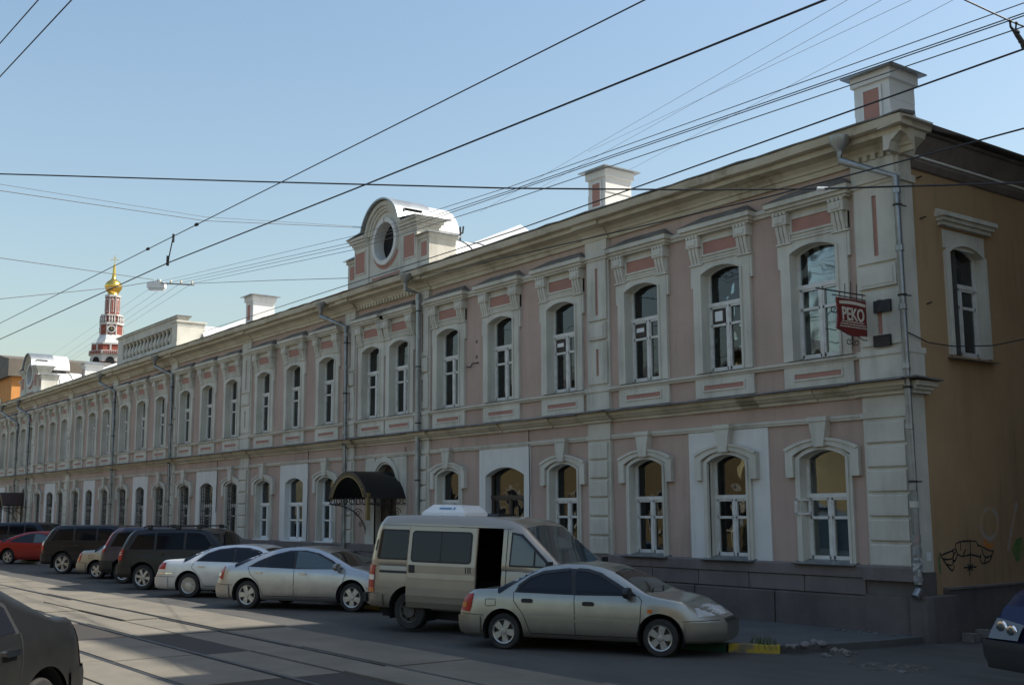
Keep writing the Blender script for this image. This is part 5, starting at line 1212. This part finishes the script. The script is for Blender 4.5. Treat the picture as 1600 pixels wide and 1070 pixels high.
rb = MB(); rb.box(c.x0-.06,c.x0+.02,-.92,.92,.44,.60); rb.build('rear_bumper', M['ctrim'], c.root)
MB().tube([(c.x0+.1,-.55,.40),(c.x0+.1,-.55,.25),(c.x0+.35,-.55,.22)], .03, 8).build('exhaust_pipe', M['rubber'], c.root)
for sd_ in (-1,1):
    y = c.side_y(1.45,1.1); MB().tube([(1.52,sd_*y,1.12),(1.58,sd_*(y+.12),1.14),(1.58,sd_*(y+.17),1.18)], .014, 6).build('mirror_arm', M['ctrim'], c.root)
    MB().box(1.55,1.61,min(sd_*(y+.10),sd_*(y+.26)),max(sd_*(y+.10),sd_*(y+.24)),1.13,1.30).build('mirror', M['ctrim'], c.root)
ac = MB(); zt = 2.0
ac.add([(-1.42,-.42,zt),(-.48,-.42,zt),(-.48,.42,zt),(-1.42,.42,zt),(-1.40,-.41,zt+.06),(-.50,-.41,zt+.06),(-.50,.41,zt+.06),(-1.40,.41,zt+.06),(-1.22,-.32,zt+.20),(-.62,-.32,zt+.185),(-.62,.32,zt+.185),(-1.22,.32,zt+.20)],
       [(0,1,5,4),(1,2,6,5),(2,3,7,6),(3,0,4,7),(4,5,9,8),(5,6,10,9),(6,7,11,10),(7,4,8,11),(8,9,10,11)])
aco = ac.build('roof_air_conditioner', M['pvc'], c.root)
M['blueprint'] = mat('blue_print', (.08,.25,.42), rough=.5)
lg = MB()
def acp(u, v): return Vector((-1.25+u, -.41+.09*v/.14, zt+.06+v))-Vector((0,.005,0))
lg.add([acp(.20,.06),acp(.44,.06),acp(.46,.075),acp(.44,.09),acp(.20,.09),acp(.18,.075)],[(0,1,2,3,4,5)]); lg.add([acp(.47,.05),acp(.52,.06),acp(.53,.085),acp(.50,.10),acp(.47,.098),acp(.50,.08)],[(0,1,2,3,4,5)]); lg.build('blue_logo', M['blueprint'], aco)
MB().prism_x([(-.3,2.01),(.3,2.01),(.25,2.045),(-.25,2.055)], -.1, .12).build('roof_hatch', M['ctrim'], c.root)
# --- dark blue van nosing out of the lane
P_blue = paint('dark_blue_van_paint', (.012,.020,.07), .3, .3, ((.05,.045,.04),.5,.4))
gz = dict(cat='van', W=.98, wr=.33, wx=(-1.42,1.36), rim=.62, arch=.43, tumble=.13, k0=.05, r0=.25, k1=.10, r1=.45, bf=.97, rk=.75, sill=[(-9,.34),(9,.34)], lean1=[(0,.08),(.3,.0),(.58,0),(.70,.06),(1.0,.26)],
  top=[(-2.4,1.9),(-2.3,1.98),(.2,2.02),(.65,1.94),(1.35,1.26),(1.55,1.20),(2.0,1.12),(2.22,1.05),(2.33,.99)], belt=[(-2.4,1.12),(1.2,1.14),(1.8,1.06),(2.33,.93)])
pb = atD(1549, 1014, 13.4); rzb = R(-108)
cb_, sb_ = math.cos(rzb), math.sin(rzb); lx, ly = 2.30, -.88
c = Car('waiting_van', 'dark blue van with twin round headlamps nosing out of the lane', (pb.x-(cb_*lx-sb_*ly), pb.y-(sb_*lx+cb_*ly), -.10), rzb, gz, P_blue); c.wheels('steel', M['darkrim'], .22)
for sd_ in (-1,1):
    hl = c.wrap(1, .12, .42, lambda t: (.60+.02*t, .955-.16*t), M['lampgrey'], 'headlamp', sd_, .010, 6)
    for yy, zz, r_ in ((.74,.74,.085),(.56,.71,.078)):
        MB().lathe([(r_,.0),(r_*.9,.022),(0,.028)], n=20, axis='x').build('lamp_bowl', M['chrome'], hl, (c.deform(c.x1,zz)+.0,sd_*yy,zz), smooth=True)
        MB().lathe([(r_*.62,.026),(r_*.5,.036),(0,.04)], n=16, axis='x').build('lamp_bulb', M['cglass2'], hl, (c.deform(c.x1,zz)+.0,sd_*yy,zz), smooth=True)
    c.wrap(1, .7, 0, lambda t: (.28,.60), M['ctrim'], 'bumper', sd_, .05, 6)
    c.patch([(.55,1.16),(.62,1.72),(.75,1.72),(1.28,1.16)], .005, M['cglass'], 'side_window', sd_); c.line([(.5,1.8),(.5,.4)], .014, M['ctrim'], 'door_gap', sd_)
c.tpatch([(1.30,-.80),(.68,-.70),(.64,0),(.68,.70),(1.30,.80),(1.38,0)], .006, M['cglass2'], 'windscreen')
gr = MB(); X_ = c.deform(c.x1,.72)+.012
gr.prism_x([(-.36,.80),(.36,.80),(.30,.62),(-.30,.62)], X_, X_+.015); go_ = gr.build('grille', M['chrome'], c.root)
gg = MB(); gg.prism_x([(-.33,.785),(.33,.785),(.275,.635),(-.275,.635)], X_+.012, X_+.020); gg.build('grille_mesh', M['black'], go_)
for k in range(5):
    y = -.24+.12*k; MB().box(X_+.016,X_+.028,y-.02,y+.02,.64,.78).build('grille_bar', M['chrome'], go_)
# ================================================================== SIGN, GRAFFITI, LAMP, WIRES
def onX(px, py, X): v = ray(px, py); return CAM+v*((X-CAM.x)/v.x)
M['signred'] = mat('dark_red_sign', (.155,.014,.012), rough=.4)
M['signtext'] = mat('cream_lettering', (.62,.56,.46), rough=.5)
M['wire'] = mat('black_cable', (.02,.02,.022), rough=.7)
M['wire2'] = mat('grey_cable', (.10,.105,.11), rough=.6)
Xs = -.98
S_ = thing('hanging_sign', 'dark red hanging sign reading PEKO on a wrought iron bracket', 'sign', (Xs,-.1,onX(1330,495,Xs).z))
Lx = lambda px, py: onX(px, py, Xs)-Vector((Xs,-.1,S_.location.z))
P4 = [Lx(1306,464),Lx(1357,472),Lx(1355,526),Lx(1331,522),Lx(1307,513)]
tl, tr, br, bm_, bl = P4
o3 = Vector((.015,0,0))
n8 = 8
left = [tl.lerp(bl, i/n8)+Vector((0,.035*math.sin(math.pi*i/n8),0)) for i in range(n8+1)]
bot = [bl.lerp(br, i/n8)+Vector((0,0,-.06*math.sin(math.pi*i/n8)**2)) for i in range(1,n8)]
right = [br.lerp(tr, i/n8)+Vector((0,-.03*math.sin(math.pi*i/n8),0)) for i in range(n8+1)]
ol = left+bot+right; nn = len(ol)
MB().add([p_+o3 for p_ in ol]+[p_-o3 for p_ in ol], [tuple(range(nn)), tuple(range(2*nn-1,nn-1,-1))]+[(i,nn+i,nn+(i+1)%nn,(i+1)%nn) for i in range(nn)]).build('sign_board', M['signred'], S_)
def text_mesh(txt, name):
    cu = bpy.data.curves.new(name, 'FONT'); cu.body = txt; cu.align_x = 'CENTER'; cu.align_y = 'CENTER'; cu.size = 1; cu.extrude = .01; cu.offset = .018
    o = bpy.data.objects.new(name, cu); COL.objects.link(o); bpy.context.view_layer.update()
    me = bpy.data.meshes.new_from_object(o.evaluated_get(bpy.context.evaluated_depsgraph_get())); bpy.data.objects.remove(o); return me
ctr = (tl+tr+br+bl)/4; Wd = (tr.y-tl.y); Hd = tl.z-bl.z; sl = math.atan2(tr.z-tl.z, tr.y-tl.y)*0
tm = text_mesh('PEKO', 'lettering'); tm.materials.append(M['signtext'])
o = obj('lettering', tm, S_, ctr+Vector((.018,0,.02*Hd)), (R(90),0,R(90))); wt = max(v.co.x for v in tm.vertices)-min(v.co.x for v in tm.vertices); o.scale = (Wd*.66/wt,)*2+(1,)
o.scale = (Wd*.66/wt, Wd*.66/wt*1.25, 1)
rb = MB(); k = 10
A = [ctr+Vector((.018, (-.40+.8*i/k)*Wd, .33*Hd+.035*Hd*math.sin(math.pi*i/k))) for i in range(k+1)]
rb.add(A+[a_+Vector((0,0,.10*Hd)) for a_ in A], [(i,i+1,k+2+i,k+1+i) for i in range(k)]); rb.build('ribbon_banner', M['signtext'], S_)
ln = MB()
for j,(w_,zz) in enumerate(((.34,-.20),(.38,-.28),(.40,-.36))):
    y = -w_
    while y < w_:
        l_ = random.uniform(.02,.06); ln.box(ctr.x+.016,ctr.x+.019,ctr.y+y*Wd,ctr.y+min(y+l_,w_)*Wd,ctr.z+zz*Hd-.012,ctr.z+zz*Hd+.008); y += l_+.015
tag(ln.build('small_print', M['signtext'], S_), kind='stuff')
def bar(pts, r, name='iron_bar', n=6): return MB().tube([Lx(*q_) if len(q_) == 2 else Vector(q_) for q_ in pts], r, n).build(name, M['iron'], S_)
bar([(1275,450),(1366,464)], .012, 'top_bar'); bar([(1300,460),(1362,471)], .010, 'lower_bar')
for a_, b_ in (((1320,443),(1320,466)),((1329,440),(1329,467)),((1338,444),(1338,469)),((1311,456),(1311,462)),((1347,459),(1347,470))): bar([a_, b_], .008, 'spike')
for x_ in (1359.5,1363): bar([(x_,441),(x_,547)], .011, 'upright')
for y_ in (476,480,521,526,532): bar([(1356,y_),(1368,y_)], .008, 'rung')
def scroll(cx, cy, r0, a0, turns, sgn=1, n=22): return [(cx+r0*(1-.8*i/n)*math.cos(a0+sgn*turns*2*math.pi*i/n), cy+r0*(1-.8*i/n)*math.sin(a0+sgn*turns*2*math.pi*i/n)) for i in range(n+1)]
bar(scroll(1327,533,6,-.8,1.3,1), .008, 'scroll'); bar(scroll(1338,535,6,-2.3,1.3,-1), .008, 'scroll'); bar([(1332,525),(1332,546)], .008, 'stem'); bar([(1338,524),(1348,531),(1354,532),(1357,524)], .008, 'scroll'); bar(scroll(1303,483,6,0,1.3,1), .008, 'scroll'); bar([(1290,513),(1307,516)], .007, 'stay')
bar(scroll(1361,506,9,0,1.2,1), .018, 'rosette'); bar([(1361,500),(1368,502),(1372,508)], .02, 'leaf'); bar(scroll(1367,518,5,0,1.2,1), .009, 'scroll')
for (y0_,y1_) in ((471,487),(525,541)):
    a_ = onY(1364,y0_,-.14)-S_.location; b_ = onY(1391,y1_,-.14)-S_.location; z0_, z1_ = a_.z, b_.z
    MB().box(a_.x,b_.x,a_.y,a_.y+.05,min(z0_,z1_)+.02,max(z0_,z1_)).build('mounting_plate', M['iron'], S_)
# spray paint on the lane wall
M['spray'] = mat('black_spray', (.012,.012,.013), rough=.8); M['spraypale'] = mat('pale_spray', (.34,.30,.27), (.44,.27,.14), 4, rough=.9); M['spraygreen'] = mat('green_spray', (.03,.16,.03), (.30,.22,.09), 3, rough=.9); M['sprayor'] = mat('orange_spray', (.55,.17,.03), (.42,.24,.09), 5, rough=.9)
def spray(pts, w, mt, name='graffiti', off=.004):
    c0 = lambda q_: onX(1380+q_[0]/3.568, 700+q_[1]/3.568, -.25+off)
    P = [c0(q_) for q_ in pts]; vv = []
    for i, p_ in enumerate(P):
        t_ = (P[min(i+1,len(P)-1)]-P[max(i-1,0)]).normalized(); nrm = Vector((0,-t_.z,t_.y)); k_ = w*random.uniform(.75,1.2)
        vv += [p_-nrm*k_/2, p_+nrm*k_/2]
    MB().add(vv, [(2*i,2*i+2,2*i+3,2*i+1) for i in range(len(P)-1)]).build(name, mt, BLD)
for s_ in ([(315,580),(322,598),(350,585),(385,570),(405,560),(400,535),(430,518),(520,515),(525,540),(545,545),(590,570),(615,572)],
           [(320,598),(335,620),(385,618),(395,595),(385,570)],[(335,620),(350,645),(385,655),(395,620)],[(350,645),(388,690),(398,650)],[(405,560),(415,590),(405,620),(390,640),(388,600),(405,575)],
           [(615,572),(605,600),(570,610),(555,585),(550,560)],[(605,600),(595,630),(555,645),(540,625),(545,590)],[(570,610),(565,640)],[(485,520),(488,600),(482,710)],[(415,590),(440,605),(488,590),(540,605)],[(450,665),(520,660)],[(470,645),(500,680)],[(500,645),(470,682)],[(430,518),(432,570)],[(460,560),(445,600)]):
    d_ = []
    for (a_,b_),(c_,e_) in zip(s_, s_[1:]): d_ += [(a_+(c_-a_)*i/4, b_+(e_-b_)*i/4) for i in range(4)]
    d_.append(s_[-1])
    for _ in range(2): d_ = [d_[0]]+[((d_[i-1][0]+2*d_[i][0]+d_[i+1][0])/4, (d_[i-1][1]+2*d_[i][1]+d_[i+1][1])/4) for i in range(1,len(d_)-1)]+[d_[-1]]
    spray(d_, .028, M['spray'])
spray([(592+48*math.cos(t_*.35),420+85*math.sin(t_*.35)) for t_ in range(19)], .075, M['spraypale'], off=.003); spray([(745-50*i/8,300+270*i/8) for i in range(9)], .09, M['spraypale'], off=.003)
spray([(560,520),(590,550),(615,535)], .10, M['sprayor'], off=.0025); spray([(730,600),(760,560),(785,540)], .35, M['spraygreen'], off=.002); spray([(310,600),(320,700)], .07, M['spraygreen'], off=.002)
# short broken iron pegs and holes in the wall
for px, py, l_ in ((1432,279,.12),(1437,342,.16),(1448,475,.12)): 
    a_ = onX(px, py, -.25); MB().tube([a_, a_+Vector((l_*.6,.05,.03))], .014, 6).build('iron_peg', M['iron'], BLD)
a_ = onY(740,570,0); MB().tube([a_+Vector((-.3,-.02,-.02)), a_+Vector((-.1,-.03,-.05)), a_+Vector((.0,-.04,.04)), a_+Vector((.25,-.02,.03))], .014, 6).build('iron_hook', M['iron'], BLD)
for x, z in ((-12.9,6.35),(-12.9,5.95)): MB().lathe([(.05,-.004),(.05,0)], (x,0,z), 8, 'y').build('wall_hole', M['plinth2'], BLD)

for k, (px, y0_, y1_) in enumerate(((826,664,862),(482,695,846),(340,708,800))):
    a_, b_ = onY(px,y0_,-.06), onY(px,y1_,-.06); b_.x = a_.x; MB().tube([a_,(a_+b_)/2+Vector((.03,0,0)),b_], .013, 5).build('wall_cable', M['wire'], BLD)
# ---- overhead wires
def wire(name, label, pts, r, mt, sag=0, group=None, n=14):
    P = []
    for a, b in zip(pts, pts[1:]):
        for i in range(n): t_ = i/n; q_ = Vector(a).lerp(Vector(b), t_); q_.z -= sag*4*t_*(1-t_); P.append(q_)
    P.append(Vector(pts[-1])); o = MB().tube(P, r, 5).build(name, mt); tag(o, label, 'wire', group); return o
def yline(Y, x0, z0, x1, z1, X0, X1): f_ = lambda X: z0+(z1-z0)*(X-x0)/(x1-x0); return [(X0,Y,f_(X0)),(X1,Y,f_(X1))]
def ypx(Y, p0, p1, e0, e1): A_, B_ = onY(*p0,Y), onY(*p1,Y); d_ = B_-A_; return [A_-d_*e0, A_, B_, B_+d_*e1]
wire('tram_wire', 'thin tram carrier wire held above the contact wire by a short dropper', ypx(-9.1,(0,505),(1008,0),3,1.2), .0085, M['wire'])
wire('tram_wire', 'thick tram contact wire running over the track before the pink building', [onY(-250,622,-9.1),onY(0,530,-9.1),onY(262,411,-9.1),onY(560,293,-9.1),onY(1290,0,-9.1),onY(1700,-165,-9.1)], .0115, M['wire'])
a_, b_ = onY(271,369,-9.1), onY(262,411,-9.1)
dp = MB().tube([a_,b_], .012, 6).tube([a_+Vector((0,0,.04)),a_-Vector((0,0,.12))], .024, 8).tube([b_+Vector((0,0,.14)),b_-Vector((0,0,.05))], .03, 8).build('wire_dropper', M['iron']); tag(dp, 'dark dropper clamp joining the two tram wires before the lamp', 'clamp')
for px, py in ((307,351),(231,389)): 
    q_ = onY(px,py,-9.1); tag(MB().lathe([(.006,-.07),(.03,-.04),(.032,.04),(.006,.07)], q_, 8, 'x').build('wire_clip', M['iron']), 'small dark clip on the thin tram carrier wire', 'clip', 'clips on the tram carrier wire')
for k,(p0,p1) in enumerate((((0,68),(60,0)),((0,120),(112,0)))):
    A_, B_ = onY(*p0,-12.3), onY(*p1,-12.3); d_ = B_-A_
    wire('tram_wire', ('upper','lower')[k]+' overhead wire of the farther-out track above the dark saloon', [A_-d_*9, B_+d_*6], .011, M['wire'], n=4)
wire('span_cable', 'black cable slung level across the street past the round gable', [atD(-260,263,15.5),atD(0,272,14.6),atD(400,284,13.4),atD(800,294.5,12.2),atD(1100,297,11.2),atD(1285,295,10.6),atD(1600,286,9.6),atD(1900,275,8.8)], .0095, M['wire'], n=5)
q_ = atD(1285,295,10.6); tag(MB().tube([q_-rgt*.05,q_+rgt*.05], .02, 8).build('cable_splice', M['pvc']), 'small white splice on the level black cable', 'splice')
lampD = 47.
BAR = [atD(x,y,lampD-.4*i) for i,(x,y) in enumerate(((250,440),(267,441),(283,442),(300,443)))]
cols = [[(560,367),(800,291),(1600,5)],[(555,378),(800,297),(1600,21)],[(556,383),(800,300),(1600,25)],[(550,391),(800,312),(1600,42)]]
far4 = [(66,565),(80,570),(90,572),(99,571)]
nm = ('topmost','second','third','lowest')
for k in range(4):
    dd = (27,20,11); P = [atD(far4[k][0],far4[k][1],150)]+[BAR[k]]+[atD(x,y,d_) for (x,y),d_ in zip(cols[k],dd)]
    P.append(P[-1]+(P[-1]-P[-2])*.6)
    wire('line_wire', nm[k]+' of the four grey line wires fixed to the insulator bar by the lamp', P, .007 if k else .006, M['wire2'], n=6)
wire('line_wire', 'dark wire following the eave past both right-hand chimneys', [onY(318,518,-.8),atD(800,362,17.5),atD(1600,77,9),atD(1900,-30,7)], .009, M['wire'], n=6)
wire('line_wire', 'black cable crossing the upper windows from the drainpipe to beyond the lane', [onY(655,432,-.5),atD(800,400.5,19.5),atD(1200,308,14.5),atD(1600,201,11),atD(1900,120,9)], .010, M['wire'], n=6)
for k,(p0,p1) in enumerate((((865,265),(1325,0)),((950,235),(1378,0)),((1020,190),(1425,0)),((1080,215),(1490,0)))):
    wire('faint_wire', 'faint thin wire high above the roof between the chimneys', [atD(p0[0]-(p1[0]-p0[0])*.25,p0[1]-(p1[1]-p0[1])*.25,55),atD(*p1,26),atD(p1[0]+200,p1[1]-115,20)], .006, M['wire2'], n=4, group='faint wires above the roof')
wire('span_wire', 'paler span wire running from the left to the round gable', [atD(-200,265,24),atD(0,288,26),atD(320,339,30),atD(557,354,33.5),onY(600,356,.9)], .006, M['wire2'], n=5)
wire('span_wire', 'darker span wire running just below the pale one to the round gable', [atD(-200,280,22),atD(0,298,24.5),atD(320,345,30),atD(557,355.5,33.5),onY(600,357,.9)], .009, M['wire2'], n=5)
wire('lamp_wire', 'upper suspension wire reaching the street lamp from across the street', [atD(-150,386,36),atD(0,403,40),atD(240,437,46.5)], .014, M['wire2'], n=4)
wire('lamp_wire', 'lower suspension wire reaching the street lamp from across the street', [atD(-150,484,40),atD(0,467,42),atD(190,448,46),atD(250,438,46.8)], .014, M['wire2'], n=4)
wire('lamp_wire', 'wire from the insulator bar to the pier of the round gable', [atD(303,443,46),atD(430,438,40),atD(545,434.5,33)], .010, M['wire2'], n=4)
wire('house_cable', 'thin cable swagged from the corner drainpipe along the lane wall', [onX(1419,519,-.18),onX(1450,535,-.15),onX(1490,541,-.10),onX(1550,540,0),onX(1600,530,.2),onX(1700,505,.6)], .011, M['wire'], n=5)
wire('span_wire', 'wire slanting to the dark insulator above the lane corner', [atD(1440,-30,10),atD(1507,0,10),atD(1578,33,10),atD(1600,42,10),atD(1700,85,10)], .008, M['wire2'], n=3)
il = MB(); 
il.tube([atD(1578,33,10),atD(1579,42,10),atD(1586,51,10),atD(1590,56,10),atD(1597,66,10),atD(1602,76,10)], [.010,.010,.016,.022,.022,.03], 8)
for x,y,r_ in ((1578,33,.016),(1588,36.5,.016),(1589,51,.026),(1595,65,.024),(1601,71,.034)):
    q_ = atD(x,y,10); il.lathe([(.002,-r_),(r_*.8,-r_*.5),(r_,0),(r_*.8,r_*.5),(.002,r_)], q_, 8)
il.tube([atD(1588,36.5,10),atD(1587,45,10),atD(1587,50,10)], .008, 6)
tag(il.build('insulator_chain', M['iron'], smooth=True), 'dark insulator chain hanging from a span wire above the lane', 'insulator')
# street lamp hung on the span wire
LP = thing('street_lamp', 'pale suspended street lamp hanging beside the insulator bar', 'street lamp', atD(246,447,lampD))
rot = math.atan2(rgt.y, rgt.x)
hd = MB(); hd.prism([(-.40,.02),(.34,.02),(.33,.20),(.28,.26),(-.34,.26),(-.39,.20)], -.16, .16); hd.build('housing', M['pvc'], LP, (0,0,-.1), (R(4),0,rot))
M['diff'] = mat('lamp_diffuser', (.55,.58,.58), rough=.2, coat=.5)
df = MB(); df.prism([(-.36,.018),(-.30,-.10),(.28,-.10),(.35,.018)], -.14, .14); df.build('diffuser', M['diff'], LP, (0,0,-.1), (R(4),0,rot))
MB().tube([(0,0,.14),(0,0,.30)], .03, 6).build('hanger', M['zinc'], LP)
IB = thing('insulator_bar', 'grey crossbar with four small insulators beside the street lamp', 'insulator bar', BAR[0])
MB().tube([BAR[0]-BAR[0]-rgt*.1-Vector((0,0,.06)),BAR[3]-BAR[0]+rgt*.1-Vector((0,0,.06))], .035, 6).build('crossbar', M['zinc'], IB)
for q_ in BAR: MB().lathe([(.03,-.06),(.05,0),(.05,.05),(.03,.10)], q_-BAR[0], 8).build('insulator', M['trim'], IB)
# roof aerial by the round gable
q_ = onY(719,385,2.6); ae = MB(); ae.tube([q_-Vector((0,0,.8)),q_+Vector((0,0,.62))], .03, 6)
ae.tube([q_+Vector((-.18,0,.65)),q_+Vector((-.14,0,.40)),q_+Vector((.14,0,.40)),q_+Vector((.18,0,.60))], .03, 6)
tag(ae.build('roof_bracket', M['iron']), 'small dark forked wire bracket standing on the roof by the round gable', 'bracket')
